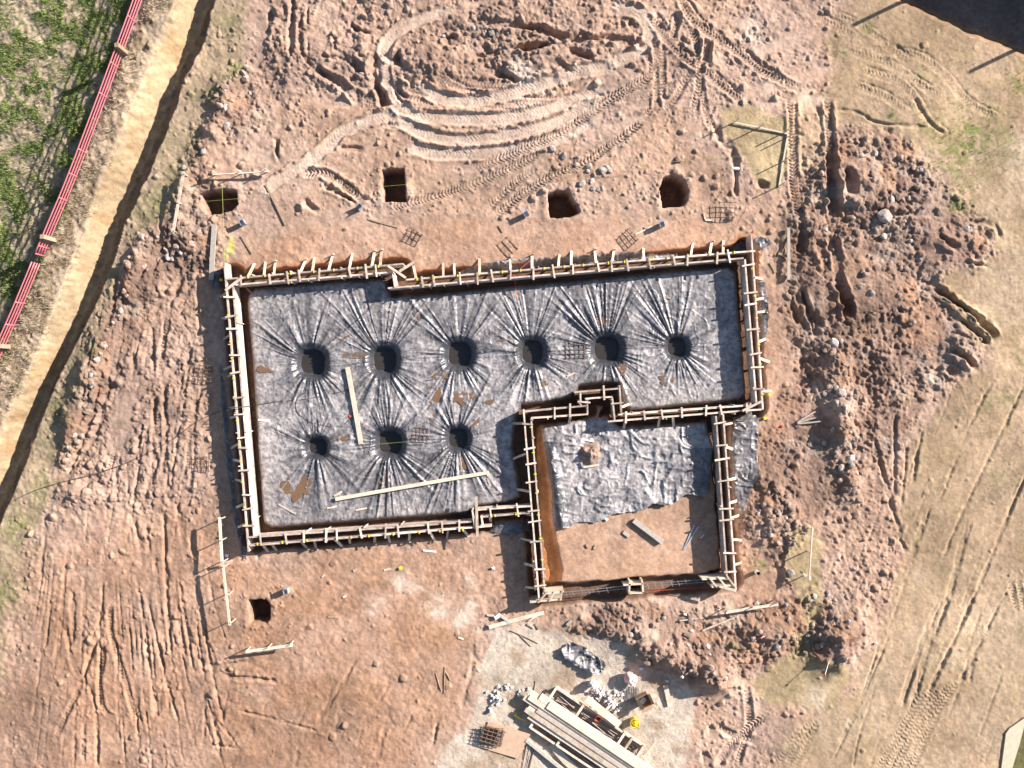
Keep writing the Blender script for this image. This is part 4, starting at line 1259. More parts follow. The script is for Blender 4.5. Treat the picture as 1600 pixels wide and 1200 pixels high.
# which way braces point, how long (px on the ground), spacing
BR = {'north_west': (1, 26, 27), 'north': (1, 26, 33), 'east': (1, 22, 33), 'middle_east': (1, 20, 34), 'bump_east': (-1, 18, 26), 'bump_top': (-1, 20, 30), 'bump_west': None, 'middle_west': (1, 18, 32),
      'west': (1, 22, 30), 'south': (1, 17, 28), 'south_step': (1, 18, 40), 'garage_west': (-1, 22, 31), 'garage_east': (1, 20, 34)}
for nm, a, b, c, d in WALLS:
    pa, pb, pc, pd = [W(p[0], p[1], ZT) for p in (a, b, c, d)]
    mid = (pa + pb + pc + pd) / 4
    root = empty('form_wall', (mid.x, mid.y, tz), WLAB[nm], 'formwork', 'timber form walls of the foundation')
    ax = (pb - pa).normalized()
    nrm = Vector((-ax.y, ax.x, 0))
    if nrm.dot(((pc + pd) / 2) - ((pa + pb) / 2)) < 0:
        nrm = -nrm                     # from inner board to outer board
    wid = abs(((pc + pd) / 2 - (pa + pb) / 2).dot(nrm))
    zb = -.14
    for (q0, q1, side) in ((pa, pb, -1), (pc, pd, 1)):
        L = (q1 - q0).length
        nb = max(1, round(L / 3.7))
        for i in range(nb):
            e0 = q0.lerp(q1, i / nb) - (q1 - q0).normalized() * (0 if i == 0 else -.004)
            e1 = q0.lerp(q1, (i + 1) / nb)
            off = nrm * R(-.006, .006)
            for (z0, z1, th) in ((zb, .10, .05), (.104, ZT + R(-.008, .008), .055)):
                p0 = Vector((e0.x, e0.y, (z0 + z1) / 2)) + off; p1 = Vector((e1.x, e1.y, (z0 + z1) / 2)) + off
                MB().bar(p0, p1, th, z1 - z0, segs=3, bow=R(-.008, .008)).build('board', M['form'], root)
    # spreaders across both boards
    L = (pb - pa).length
    lo = max(0, (pc - pa).dot(ax)); hi = min(L, (pd - pa).dot(ax))
    if hi < lo + .2:
        lo, hi = 0, L
    sp = .66
    n = max(1, int((hi - lo) / sp))
    for i in range(n):
        s = lo + (i + .5 + R(-.36, .36)) * (hi - lo) / n
        base = pa + ax * s
        t_in = -R(.06, .16); t_out = wid + R(.04, .12)
        sk = ax * R(-.03, .03)
        MB().bar(Vector((base.x, base.y, ZT + .028)) + nrm * t_in - sk, Vector((base.x, base.y, ZT + .028 + R(-.004, .006))) + nrm * t_out + sk, R(.048, .066), .034, segs=1).build('spreader', M['form'] if R(0, 1) < .5 else M['pine'], root)
    # vertical stakes nailed to the outside of each board
    for i in range(n + 1):
        s = lo + (i + R(.0, .25)) * (hi - lo) / (n + 1)
        for side, off in ((-1, -.055), (1, wid + .055)):
            if R(0, 1) < .28:
                q = pa + ax * s + nrm * off
                MB().bar(Vector((q.x, q.y, -.30)), Vector((q.x, q.y, ZT + R(.01, .06))) + nrm * (side * R(-.01, .02)), .045, .03, up=ax).build('stake', M['form'], root)
    # slanted braces
    if BR[nm]:
        sgn, bl, spc = BR[nm]
        nb = max(1, int((hi - lo) * S / spc))
        for i in range(nb):
            s = lo + (i + .5 + R(-.34, .34)) * (hi - lo) / nb
            if R(0, 1) < .08:
                continue
            base = pa + ax * s + nrm * (wid if sgn > 0 else 0)
            dirn = nrm * sgn
            lean = R(-.09, .05)
            if nm == 'north':
                lean = -.10 * (base.x / 8) + R(-.03, .03)
                lean *= ax.x
            reach = bl / S * R(.88, 1.12)
            foot = base + dirn * reach - ax * lean * 2
            gzv = gz(foot.x, foot.y)
            foot.z = gzv - .06
            topz = .46 + R(-.03, .10)
            top = Vector((base.x, base.y, topz)) + dirn * .03 + ax * lean * .3
            MB().bar(foot, top, R(.07, .092), .036, segs=2, bow=R(-.01, .01)).build('brace', M['pine'], root)
            # stake at the brace foot
            if R(0, 1) < .5:
                MB().bar(foot + Vector((0, 0, -.15)) + ax * .06, foot + Vector((0, 0, R(.18, .26))) + ax * .06, .045, .035, up=dirn).build('stake', M['pine'], root)
    # yellow wall ties on the outer rail
    if nm in ('north_west', 'north', 'west', 'south', 'east', 'garage_west', 'south_step'):
        nt_ = max(1, int((hi - lo) / .72))
        for i in range(nt_):
            s = lo + (i + .5 + R(-.15, .15)) * (hi - lo) / nt_
            q = pa + ax * s + nrm * wid
            mb = MB()
            mb.bar(Vector((q.x, q.y, ZT + .020)) - nrm * .055, Vector((q.x, q.y, ZT + .020)) + nrm * .045, .026, .024)
            mb.bar(Vector((q.x, q.y, ZT + .026)) - ax * .03, Vector((q.x, q.y, ZT + .026)) + ax * .03, .022, .016)
            mb.build('tie', M['yellow'], root)


def gboard(name, p, q, wpx, t=.04, mat='pine', label='', cat='board', group=None, lift=0., z0=None, z1=None, parent=None, bow=0.):
    """a board lying on the ground between two photo pixels"""
    def prep(pt, zz):
        if zz is not None:
            return W(pt[0], pt[1], zz)
        return onground(pt[0], pt[1], t / 2 + lift, .06)
    a, b = prep(p, z0), prep(q, z1)
    if z0 is None and z1 is None:
        for k in np.linspace(.08, .92, 9):
            m = a.lerp(b, k)
            need = gzmax(m.x, m.y, .05) + t / 2 - .02
            if need > m.z:
                a.z += (need - m.z) * .6; b.z += (need - m.z) * .6
    o = MB().bar(a, b, wpx / S, t, segs=4, bow=bow if bow else R(-.012, .012)).build(name, M[mat], parent)
    if parent is None:
        tag(o, label, cat, group)
    return o


def corner(name, pts, z, w, mat, label):
    pass


# diagonal corner braces nailed across the formwork corners
for (p, q, w_, lab) in [((352, 454), (379, 433), 4, 'diagonal brace across the formwork corner near the yellow paint mark'), ((606, 415), (634, 434), 3.5, 'diagonal brace at the step in the wall facing the open pits'),
                        ((624, 424), (648, 409), 4, 'pale bent batten at the step in the wall facing the open pits'), ((1160, 642), (1192, 626), 3.5, 'diagonal brace across the corner nearest the spilled plastic'),
                        ((1124, 916), (1150, 923), 4, 'diagonal brace at the lowest corner of the smaller bay')]:
    a = W(p[0], p[1], ZT + .075); b = W(q[0], q[1], ZT + .075)
    o = MB().bar(a, b, w_ / S, .036, segs=2).build('corner_brace', M['pine'])
    tag(o, lab, 'brace')
# step pieces closing the jogs
for (p, q, lab) in [((614, 427), (617, 449), 'short board closing the step of the wall facing the open pits'), ((738, 797), (742, 826), 'upright pale board closing the step of the yard wall'), ((752, 806), (754, 820), 'small board behind the yard wall step')]:
    a = W(p[0], p[1], .16); b = W(q[0], q[1], .16)
    o = MB().bar(Vector((W(p[0], p[1], ZT).x, W(p[0], p[1], ZT).y, .13)), Vector((W(q[0], q[1], ZT).x, W(q[0], q[1], ZT).y, .13)), .05, 1.0, segs=2).build('step_board', M['form'])
    tag(o, lab, 'board')
o = MB().bar(W(744, 776, ZT + .05), W(746, 838, ZT + .05), .09, .036, segs=2).build('step_batten', M['pine']); tag(o, 'long batten laid across the yard wall step', 'board')
# garage south side: corner stubs, small spacer box and the rebar run
for nm_, pts, lab in [('left', [((848, 928), (881, 924)), ((828, 941), (878, 936))], 'corner stub of formwork at the foot of the orange clay strip'),
                      ('right', [((1097, 905), (1138, 903)), ((1112, 917), (1150, 914))], 'corner stub of formwork beside the diagonal brace of the smaller bay')]:
    c0 = W(pts[0][0][0], pts[0][0][1], ZT)
    root = empty('form_stub', (c0.x, c0.y, tz), lab, 'formwork')
    for (p, q) in pts:
        a, b = W(p[0], p[1], ZT), W(q[0], q[1], ZT)
        MB().bar(Vector((a.x, a.y, .14)), Vector((b.x, b.y, .14)), .06, .94, segs=2).build('board', M['pale'], root)
    for k in (.25, .6, .95):
        p = Vector(pts[0][0]).lerp(Vector(pts[0][1]), k); q = Vector(pts[1][0]).lerp(Vector(pts[1][1]), k)
        a, b = W(p[0], p[1] - 3, ZT + .03), W(q[0], q[1] + 2, ZT + .03)
        MB().bar(a, b, .06, .035).build('spreader', M['pine'], root)
root = empty('spacer_box', (W(990, 918, 0).x, W(990, 918, 0).y, tz), 'small open timber box straddling the rebar run of the smaller bay', 'formwork')
for (p, q) in [((974, 914), (1004, 912)), ((982, 927), (1006, 926)), ((984, 907), (983, 927)), ((1003, 906), (1005, 927))]:
    a, b = W(p[0], p[1], .45), W(q[0], q[1], .45)
    MB().bar(Vector((a.x, a.y, .08)), Vector((b.x, b.y, .08)), .06, .8, segs=1).build('board', M['pale'], root)
root = empty('rebar_run', (W(990, 918, 0).x, W(990, 918, 0).y, tz), 'pair of long steel bars with short cross ties in the footing of the smaller bay', 'rebar')
for off in (-1.5, 2.5):
    for (p, q) in [((880, 927), (978, 917)), ((1004, 914), (1100, 907))]:
        MB().tube([W(p[0], p[1] + off, .18), W((p[0] + q[0]) / 2, (p[1] + q[1]) / 2 + off + .4, .16), W(q[0], q[1] + off, .18)], .014, 6).build('bar', M['steel'], root)
for i in range(17):
    u = 884 + i * 12.6 + R(-2, 2)
    v = 927 - (u - 880) * .091
    MB().tube([W(u - 1.5, v - 4, .19), W(u + 2, v + 5, .19)], .006, 5).build('tie', M['steel'], root)

# ------------------------------------------------------------------ loose boards
LOOSE = [
    ((335, 351), (330, 437), 7.5, .05, 'grey_wood', 'long pale grey plank beside the formwork corner and yellow paint mark', .06),
    ((377, 369), (394, 396), 2.6, .03, 'brown_wood', 'thin dark lath beside the yellow paint mark', 0),
    ((415, 288), (446, 352), 2.6, .03, 'brown_wood', 'long thin stake lying between two open pits at the batter boards', 0),
    ((575, 342), (622, 355), 2.4, .025, 'brown_wood', 'thin brown lath near the open pit crossed by a string', 0),
    ((779, 352), (786, 363), 3, .03, 'brown_wood', 'short stub of wood near the tilted rebar mat', 0),
    ((1232, 356), (1232, 437), 4.5, .05, 'grey_wood', 'straight grey batten lying beside the rubble bank ruts', .03),
    ((1204, 410), (1212, 426), 4, .03, 'brown_wood', 'short brown offcut beside the corner of the formwork', 0),
    ((1216, 396), (1230, 401), 4, .03, 'brown_wood', 'short offcut touching the straight grey batten', 0),
    ((384, 449), (396, 460), 2.5, .03, 'grey_wood', 'small grey lath lying inside the corner shadow', 0),
    ((303 + 80, 440), (303 + 80, 441), 1, .01, 'brown_wood', '', 0),
    ((543, 574), (564, 694), 7, .045, 'pale', 'long pale board lying between the two rows of lined pits', .09),
    ((524, 780), (764, 738), 5.5, .05, 'pale', 'very long pale batten lying near the yard side of the big sheet', .08),
    ((522, 775), (534, 768), 3, .03, 'pine', 'small pine offcut at the end of the very long pale batten', .02),
    ((556, 797), (573, 794), 2.4, .025, 'pine', 'short thin pine stick below the very long pale batten', .02),
    ((511, 794), (526, 791), 2.2, .025, 'pine', 'short thin pine stick beside the lath near the big muddy puddle', .02),
    ((435, 788), (462, 803), 2.4, .025, 'grey_wood', 'grey lath lying below the largest muddy puddle', .02),
    ((404, 656), (421, 657), 2.6, .02, 'white', 'short white strip lying between the hose and the formwork', .02),
    ((1023, 461), (1048, 466), 2.8, .03, 'brown_wood', 'thin stick lying near the far corner of the big sheet', .02),
    ((604, 486), (610, 482), 2.2, .02, 'pine', 'tiny pine offcut near the wall step', .02),
    ((565, 491), (573, 490), 3, .02, 'pine', 'tiny pale offcut left of the wall step shadow', .02),
    ((886, 588), (898, 583), 2.6, .03, 'pine', 'short pine offcut near the box recess', .02),
    ((762, 747), (766, 760), 2.2, .03, 'pine', 'short stick at the end of the very long pale batten', .02),
    ((990, 813), (1035, 847), 7.5, .11, 'grey_wood', 'heavy grey brown plank lying on bare soil in the smaller bay', .02),
    ((974, 831), (983, 838), 5, .05, 'grey_wood', 'small block of wood beside the heavy plank', 0),
    ((916, 850), (920, 856), 3.5, .05, 'brown_wood', 'little wood block on bare soil beside the clay strip', 0),
    ((931, 852), (928, 858), 3, .05, 'brown_wood', 'second little wood block on bare soil beside the clay strip', 0),
    ((764, 980), (850, 957), 6, .05, 'pine', 'thick pine plank lying between the red yard and the gravel', .03),
    ((782, 961), (797, 974), 4, .03, 'grey_wood', 'grey offcut in the scrap heap by the thick pine plank', .05),
    ((761, 961), (776, 962), 3, .03, 'pine', 'thin pine offcut in the scrap heap by the thick pine plank', .02),
    ((773, 966), (782, 960), 6, .03, 'white', 'white scrap in the heap by the thick pine plank', .05),
    ((826, 970), (846, 958), 2.4, .03, 'pine', 'thin lath meeting the thick pine plank', .02),
    ((824, 975), (834, 981), 3, .04, 'pine', 'short offcut on the gravel edge by the thick pine plank', 0),
    ((836, 975), (843, 983), 2.4, .03, 'brown_wood', 'brown lath on the gravel edge', 0),
    ((886, 977), (893, 970), 4.5, .05, 'grey_wood', 'short grey block on the soil bank above the plastic roll', 0),
    ((1040, 1071), (1047, 1103), 7.5, .05, 'pine', 'short wide pine plank lying on gravel beside the cardboard box', .02),
    ((1100, 333), (1102, 343), 2.2, .03, 'pine', 'little pine offcut near the square rebar mat', 0),
    ((1102, 344), (1115, 345), 2.2, .03, 'pine', 'thin pine offcut by the square rebar mat', 0),
    ((1112, 362), (1119, 358), 2, .03, 'pine', 'tiny pine chip between the rebar mat and the formwork', 0),
    ((661, 860), (681, 862), 2.4, .02, 'white', 'bent white strip lying on the red yard by the formwork', 0),
    ((716, 996), (724, 999), 2.4, .02, 'pine', 'small pine chip on the red yard near the gravel', 0),
    ((600, 891), (611, 889), 3, .03, 'pine', 'small offcut near the orange cap in the red yard', 0),
    ((503, 902), (507, 898), 2.6, .02, 'pine', 'small chip on the red yard', 0),
    ((552, 892), (557, 889), 4, .03, 'pine', 'small pale chunk on the red yard', 0),
    ((536, 933), (541, 931), 2.6, .03, 'pine', 'small pale chip in the middle of the red yard', 0),
    ((512, 964), (530, 966), 2, .02, 'brown_wood', 'thin brown lath near the single pit of the red yard', 0),
    ((1246, 660), (1274, 643), 2.2, .03, 'grey_wood', 'first grey lath of the trio by the rubble bank', .04),
    ((1246, 661), (1277, 652), 2.2, .03, 'grey_wood', 'second grey lath of the trio by the rubble bank', .02),
    ((1246, 662), (1284, 658), 2.2, .03, 'grey_wood', 'third grey lath of the trio by the rubble bank', .02),
    ((1098, 985), (1148, 965), 2.4, .03, 'pine', 'slim pale lath on the soil heap below the profile board', .03),
    ((1062, 970), (1090, 966), 2.2, .03, 'pine', 'slim lath on the soil heap by the smaller bay', .02),
    ((838, 1160), (838, 1160.5), 1, .01, 'pine', '', 0),
]
for (p, q, w_, t, m_, lab, lift) in LOOSE:
    if not lab:
        continue
    gboard('timber_board' if w_ > 4.4 else 'timber_lath', p, q, w_, t, m_, lab, 'board' if w_ > 4.4 else 'lath', None, lift)
for i, (p, q) in enumerate([((681, 1052), (690, 1080)), ((695, 1042), (694, 1083)), ((696, 1050), (703, 1063)), ((798, 985), (841, 1005)), ((810, 990), (830, 1010)), ((837, 1064), (834, 1088))]):
    a = onground(p[0], p[1], .015); b = onground(q[0], q[1], .015)
    o = MB().tube([a, a.lerp(b, .5) + Vector((R(-.03, .03), R(-.03, .03), .01)), b], .017, 5).build('fallen_stick', M['brown_wood'])
    tag(o, 'thin dark twig lying loose on the ground by the gravel edge', 'stick', 'thin dark twigs at the gravel edge')

# ------------------------------------------------------------------ batter boards (profile boards on stakes)
BATTER = [
    ((287, 268), (270, 365), 4, .42, 'pine', 'sloping profile board on stakes beside the corner pit and the ditch verge'),
    ((333, 273), (420, 268), 2.6, .25, 'pine', 'thin low profile rail above the corner pit'),
    ((1146, 191), (1230, 209), 3, .10, 'pale', 'profile board on the sandy patch, arm running away from the tyre ruts'),
    ((1231, 209), (1217, 292), 3, .10, 'pale', 'profile board on the sandy patch running alongside the tyre ruts'),
    ((343, 808), (347, 880), 4, .62, 'pale', 'white profile board in the shade of the long formwork side'),
    ((348, 882), (359, 977), 3.4, .60, 'pale', 'cream profile board standing beside the single pit of the red yard'),
    ((384, 1018), (457, 1008), 4, .42, 'pale', 'cream profile board below the single pit of the red yard'),
    ((1269, 824), (1264, 905), 2.6, .50, 'pale', 'upright thin profile board on the mossy patch beside the rubble'),
    ((1134, 957), (1216, 944), 4, .42, 'pine', 'pine profile board standing in the broken soil below the smaller bay'),
]
for (p, q, w_, z, m_, lab) in BATTER:
    if z < .2:
        z = max(onground(*p).z, onground(*q).z) + .02; w_ = 2.2
    a, b = W(p[0], p[1], z), W(q[0], q[1], z)
    mid = (a + b) / 2
    root = empty('profile_board', (mid.x, mid.y, gz(mid.x, mid.y)), lab, 'profile board')
    MB().bar(a, b, .035, .10, segs=3, bow=R(-.01, .01)).build('rail', M[m_], root) if 2.3 < w_ < 3 else MB().bar(a, b, w_ / S, .045, segs=3, bow=R(-.01, .01)).build('rail', M[m_], root)
    d = (b - a).normalized(); n_ = Vector((-d.y, d.x, 0))
    for k in (.04, .5, .96) if (b - a).length > 1.5 else (.06, .94):
        c = a.lerp(b, k) + n_ * .05
        g0 = gz(c.x, c.y)
        MB().bar(Vector((c.x, c.y, g0 - .25)), Vector((c.x + R(-.02, .02), c.y + R(-.02, .02), max(z, .5) + R(.02, .10))), .032, .026, up=d).build('stake', M[m_], root)
for (p, q, lab) in [((1252, 833), (1271, 842), 'orange brown cross piece at the far end of the thin profile board'), ((1250, 893), (1267, 906), 'orange brown cross piece at the near end of the thin profile board'),
                    ((346, 880), (363, 876), 'short strut on the white profile board'), ((1143, 938), (1147, 944), 'orange offcut near the pine profile board')]:
    gboard('timber_lath', p, q, 3, .035, 'pine', lab, 'lath', None, .3)

# ------------------------------------------------------------------ string lines
def string(p, q, z0, z1, r, mat, lab):
    a, b = W(p[0], p[1], z0), W(q[0], q[1], z1)
    o = MB().tube([a, a.lerp(b, .5) - Vector((0, 0, .03)), b], r, 4).build('string_line', M[mat])
    tag(o, lab, 'string')


string((281, 318), (1226, 238), .43, .40, .0045, 'green', 'long yellow green string line stretched over the open pits')
string((347, 290), (351, 415), .4, .62, .005, 'green', 'yellow string crossing the corner pit towards the formwork')
string((1184, 300), (1184, 366), .1, .62, .006, 'green', 'short yellow string running to the tallest formwork corner')
string((1150, 364), (1194, 360), .66, .66, .006, 'green', 'short string over the formwork corner near the rubble')
string((803, 425), (808, 470), .5, .1, .008, 'redstr', 'red string hanging from the long form wall onto the sheet')
string((812, 421), (830, 405), .6, .1, .007, 'redstr', 'red string tied to a brace outside the long form wall')
string((1000, 925), (1112, 917), .12, .12, .008, 'redstr', 'red string along the footing of the smaller bay')
string((590, 694), (640, 690), .08, .10, .005, 'green', 'fine string crossing the middle lined pit of the shorter row')

# ------------------------------------------------------------------ black hose
hp = [(22, 782), (50, 768), (90, 755), (130, 745), (165, 735), (200, 722), (240, 703), (275, 683), (305, 660), (330, 648), (350, 641)]
pts = [onground(u, v, .03, .06) for u, v in [tuple(x) for x in catmull(hp, 12)]]
pts += [W(356, 639, .45), W(364, 637, .68), W(378, 636, .70), W(386, 635, .40)]
hp2 = [(394, 634), (430, 628), (475, 624), (520, 615), (560, 606), (600, 602), (650, 597), (690, 590), (708, 580)]
pts += [onground(u, v, .035, .06) for u, v in [tuple(x) for x in catmull(hp2, 8)]]
o = MB().tube(pts, .011, 6).build('garden_hose', M['hose'], None, True)
tag(o, 'thin black hose running from the ditch verge over the formwork onto the sheet', 'hose')
hp3 = [(480, 612), (466, 620), (462, 635), (468, 648), (482, 658), (500, 664), (520, 667), (535, 664), (546, 655), (549, 648)]
o = MB().tube([onground(u, v, .035, .06) for u, v in [tuple(x) for x in catmull(hp3, 5)]], .018, 6).build('garden_hose', M['hose'], None, True)
tag(o, 'loose loop of dark hose between the two rows of lined pits', 'hose')
o = blob('hose_cap', 548, 650, 2.2, 2.2, gz_px(548, 650) + .08, M['redstr'], 0, 10, 0, 2, 3)
tag(o, 'small red cap on the end of the loose hose loop', 'cap')

# ------------------------------------------------------------------ rebar mats
def mat_(cu, cv, su, sv, rot, nx, ny, lab, group=None, lift=.02, r=.012):
    c0 = onground(cu, cv, lift, .2)
    root = empty('rebar_mat', c0, lab, 'rebar mat', group)
    c, s = math.cos(rot), math.sin(rot)
    for i in range(nx):
        x = (i / (nx - 1) - .5) * su
        e = [(x + R(-.5, .5), -sv / 2 - 1.5), (x + R(-.5, .5), sv / 2 + 1.5)]
        P = [W(cu + a * c - b * s, cv + a * s + b * c, c0.z) for a, b in e]
        MB().tube(P, r, 5).build('bar', M['rebar'], root)
    for j in range(ny):
        y = (j / (ny - 1) - .5) * sv
        e = [(-su / 2 - 1.5, y + R(-.5, .5)), (su / 2 + 1.5, y + R(-.5, .5))]
        P = [W(cu + a * c - b * s, cv + a * s + b * c, c0.z + 2 * r) for a, b in e]
        MB().tube(P, r, 5).build('bar', M['rebar'], root)
    return root


mat_(645, 370, 22, 20, .52, 4, 3, 'open rebar mat on bare soil between two open pits and the form wall')
mat_(793, 386, 24, 20, .85, 4, 3, 'half buried rebar mat lying close to the long plastic strip', None, -.01)
mat_(981, 374, 22, 24, .85, 4, 4, 'tilted dark rebar mat beside the bracket with a wooden handle')
mat_(1136, 328, 24, 24, .04, 4, 4, 'square rebar mat between the round pit and the sandy patch')
mat_(320, 583, 20, 24, .08, 4, 5, 'rebar mat in shade outside the bright formwork side, higher along the wall', None)
mat_(315, 725, 22, 22, .02, 4, 4, 'rebar mat on the sunlit track edge outside the bright formwork side', None)
mat_(899, 549, 28, 20, .0, 5, 4, 'rebar mat lying on the sheet between two lined pits of the longer row', None, .05)
mat_(656, 680, 24, 22, .06, 5, 5, 'rebar mat lying on the sheet between two lined pits of the shorter row', None, .05)
o = gboard('wire_lath', (1068, 859), (1085, 820), 1.6, .02, 'galv', 'first thin pale rod lying in the smaller bay', 'rod')
o = gboard('wire_lath', (1070, 858), (1092, 822), 1.6, .02, 'galv', 'second thin pale rod lying in the smaller bay', 'rod')

# ------------------------------------------------------------------ post base brackets
def bracket(u, v, rot, lab, bent=False):
    c0 = onground(u, v, 0, .1)
    root = empty('post_bracket', c0, lab, 'bracket', 'steel post brackets beside the open pits')
    w_, h, t = .17, .30, .012
    c, s = math.cos(rot), math.sin(rot)
    def L(x, y, z):
        return Vector((c0.x + x * c - y * s, c0.y + x * s + y * c, c0.z + z))
    MB().bar(L(-w_ / 2, 0, .012), L(w_ / 2, 0, .012), w_, .014).build('base_plate', M['galv'], root)
    MB().bar(L(-w_ / 2, 0, h / 2), L(-w_ / 2 + t, 0, h / 2), w_, h).build('side_plate', M['galv'], root)
    MB().bar(L(w_ / 2 - t, 0, h / 2), L(w_ / 2, 0, h / 2), w_, h).build('side_plate', M['galv'], root)
    MB().bar(L(-w_ / 2 + t, w_ / 2, h / 2), L(w_ / 2 - t, w_ / 2, h / 2), .012, h).build('back_plate', M['galv'], root)
    MB().bar(L(0, w_ / 2, h), L(.02, w_ / 2 + .13, h + .03), .07, .012).build('strap', M['galv'], root)


bracket(381, 349, .5, 'galvanised post bracket with dark opening beside the corner pit')
bracket(563, 325, -.9, 'pale blue post bracket between two open pits and a thin lath')
bracket(822, 336, .6, 'galvanised post bracket with bent strap beside the square pit')
bracket(1033, 352, .3, 'galvanised post bracket with wooden handle near the tilted rebar mat')
bracket(449, 922, .2, 'galvanised post bracket beside the single pit of the red yard')
gboard('timber_lath', (993, 366), (1018, 354), 2, .03, 'pine', 'thin wooden handle reaching to the bracket near the tilted rebar mat', 'lath')


def cyl(name, u, v, r, h, mat, label, cat, tilt=None, lift=0.):
    c0 = onground(u, v, lift, r)
    if tilt:
        d = Vector((math.cos(tilt), math.sin(tilt), 0)) * h / 2
        c0.z += r
        o = MB().tube([c0 - d, c0 - d * .92, c0 + d * .92, c0 + d], [r * .9, r, r, r * .9], 12).build(name, M[mat], None, True)
    else:
        o = MB().tube([c0, c0 + Vector((0, 0, h * .97)), c0 + Vector((0, 0, h))], [r, r, r * .93], 14).build(name, M[mat])
    return tag(o, label, cat)


cyl('white_bottle', 1149, 264, .055, .26, 'white', 'white plastic bottle lying in the dark hollow beside the sandy patch', 'bottle', .01)
cyl('spray_can', 1097, 838, .032, .2, 'galv', 'pale spray can lying on shaded soil in the smaller bay', 'spray can', .8)
cyl('can_cap', 1094, 842, .034, .05, 'redstr', 'red cap of the spray can lying in the smaller bay', 'cap', .8)
# pipe stub standing out of the ground by the garage corner
c0 = onground(1181, 893, -.05)
root = empty('pipe_stub', c0, 'short white pipe stub standing out of the soil beside the little weeds', 'pipe')
MB().tube([c0, c0 + Vector((0, 0, .35))], .07, 16, close=False).build('pipe_wall', M['white'], root, True)
V_, F_ = lathe([(.055, .02), (.055, .35), (.07, .352)], 16)
mb = MB(); mb.add([Vector(v) + c0 for v in V_], F_); mb.build('pipe_bore', M['hose'], root, True)
# small wire ring
ring = [onground(1273 + 8 * math.cos(t), 692 + 7 * math.sin(t), .03) for t in np.linspace(0, 6.28, 22)]
o = MB().tube(ring, .012, 5).build('wire_ring', M['steel'], None, True); tag(o, 'loose ring of grey wire lying below the trio of laths', 'wire')
for (u, v, m_, lab, cat) in [(1181 - 556, 888, 'yellow', 'small yellow and orange cap lying on the red yard', 'cap'), (1222, 666, 'redstr', 'tiny red marker on the soil beside the trio of laths', 'marker'), (1177, 362, 'redstr', 'red marker ribbon on the tallest formwork corner', 'marker'),
                        (354, 868, 'white', 'small white tile in the shade beside the white profile board', 'tile'), (1042, 1064, 'pale', 'little wood block at the end of the short wide plank', 'block'), (344, 437, 'yellow', 'bright yellow rag beside the formwork corner and long pale plank', 'rag'),
                        (1195, 654, 'yellow', 'small yellow scrap at the corner nearest the spilled plastic', 'scrap'), (924, 687, 'white', 'white scrap near the soil heap on the smaller sheet', 'scrap'), (770, 888, 'white', 'crumpled white scrap on the edge of the red yard by the clay wall', 'scrap'), (947, 812, 'white', 'small white rag on bare soil below the smaller sheet', 'scrap'), (1070, 1180 - 220, 'white', 'white scrap on the broken soil below the smaller bay', 'scrap'),
                        (1369, 1005, 'white', 'white pebble like scrap at the edge of the dusty field', 'scrap'), (1040 - 38, 1045, 'white', 'small white block alone on the gravel near the pink bag', 'scrap'), (1066, 1058, 'white', 'small pale block in the shade of the soil heap', 'scrap')]:
    k = 3.4 if m_ != 'redstr' else 2.4
    zz = onground(u, v, 0, .04).z
    if m_ == 'redstr' and v < 400:
        zz = ZT + .09
    mb = MB()
    n = 9
    top = []
    for i in range(n):
        t = 6.283 * i / n
        rr = k * R(.6, 1.1)
        top.append(W(u + rr * math.cos(t), v + rr * .8 * math.sin(t), zz + R(.035, .075)))
    bot = [Vector((p.x * 1.0, p.y, zz - .03)) for p in top]
    cen = W(u, v, zz + .09)
    mb.add(top + bot + [cen], [(i, (i + 1) % n, 2 * n) for i in range(n)] + [(i, n + i, n + (i + 1) % n, (i + 1) % n) for i in range(n)] + [tuple(range(2 * n - 1, n - 1, -1))])
    o = mb.build('litter_scrap' if cat == 'scrap' else cat.replace(' ', '_') + '_piece', M[m_]); tag(o, lab, cat)
for i, (p, q, lab) in enumerate([((1189, 997), (1224, 977), 'white survey pin with red head leaning on the round soil heap'), ((1289, 1055), (1297, 1030), 'white survey pin with red head on the heap by the dusty field')]):
    c0 = onground(q[0], q[1], 0, .02)
    root = empty('survey_pin', c0, lab, 'survey pin')
    a = W(p[0], p[1], c0.z + .25)
    MB().tube([c0 - Vector((0, 0, .05)), a], .010, 6).build('rod', M['white'], root)
    V_, F_ = lathe([(.0, .03), (.03, .02), (.042, .0), (.03, -.02), (.0, -.03)], 10)
    mb = MB(); mb.add([Vector(v) + a for v in V_], F_); mb.build('head', M['redstr'], root, True)

# soil heap on the garage sheet
def heap(name, cu, cv, ru, rv, h, mat, label, n=26, seed=1, lift=.0):
    r_ = Noise2(seed)
    V_ = []; F_ = []
    m = 14
    c0 = onground(cu, cv, 0, .05)
    for i in range(m + 1):
        rr = i / m
        for k in range(n):
            t = 6.283 * k / n
            x = rr * math.cos(t); y = rr * math.sin(t)
            no = float(r_(x * 3.5 + 9, y * 3.5 + 9)) + .6 * float(r_(x * 8 + 30, y * 8))
            e = 1 + .12 * math.sin(3 * t + seed) + .08 * math.sin(5 * t)
            z = h * (1 - rr ** 1.6) * (1 + .35 * no) + (1 - rr) * .05 * no - .02 * rr
            p = W(cu + ru * e * x, cv + rv * e * y, 0)
            V_.append((p.x, p.y, gz(p.x, p.y) + z + lift + .05 * (1 - rr)))
    for i in range(m):
        for k in range(n):
            F_.append((i * n + k, (i + 1) * n + k, (i + 1) * n + (k + 1) % n, i * n + (k + 1) % n))
    mb = MB(); mb.add(V_, F_)
    o = mb.build(name, M[mat], None, True)
    return tag(o, label, 'soil heap')


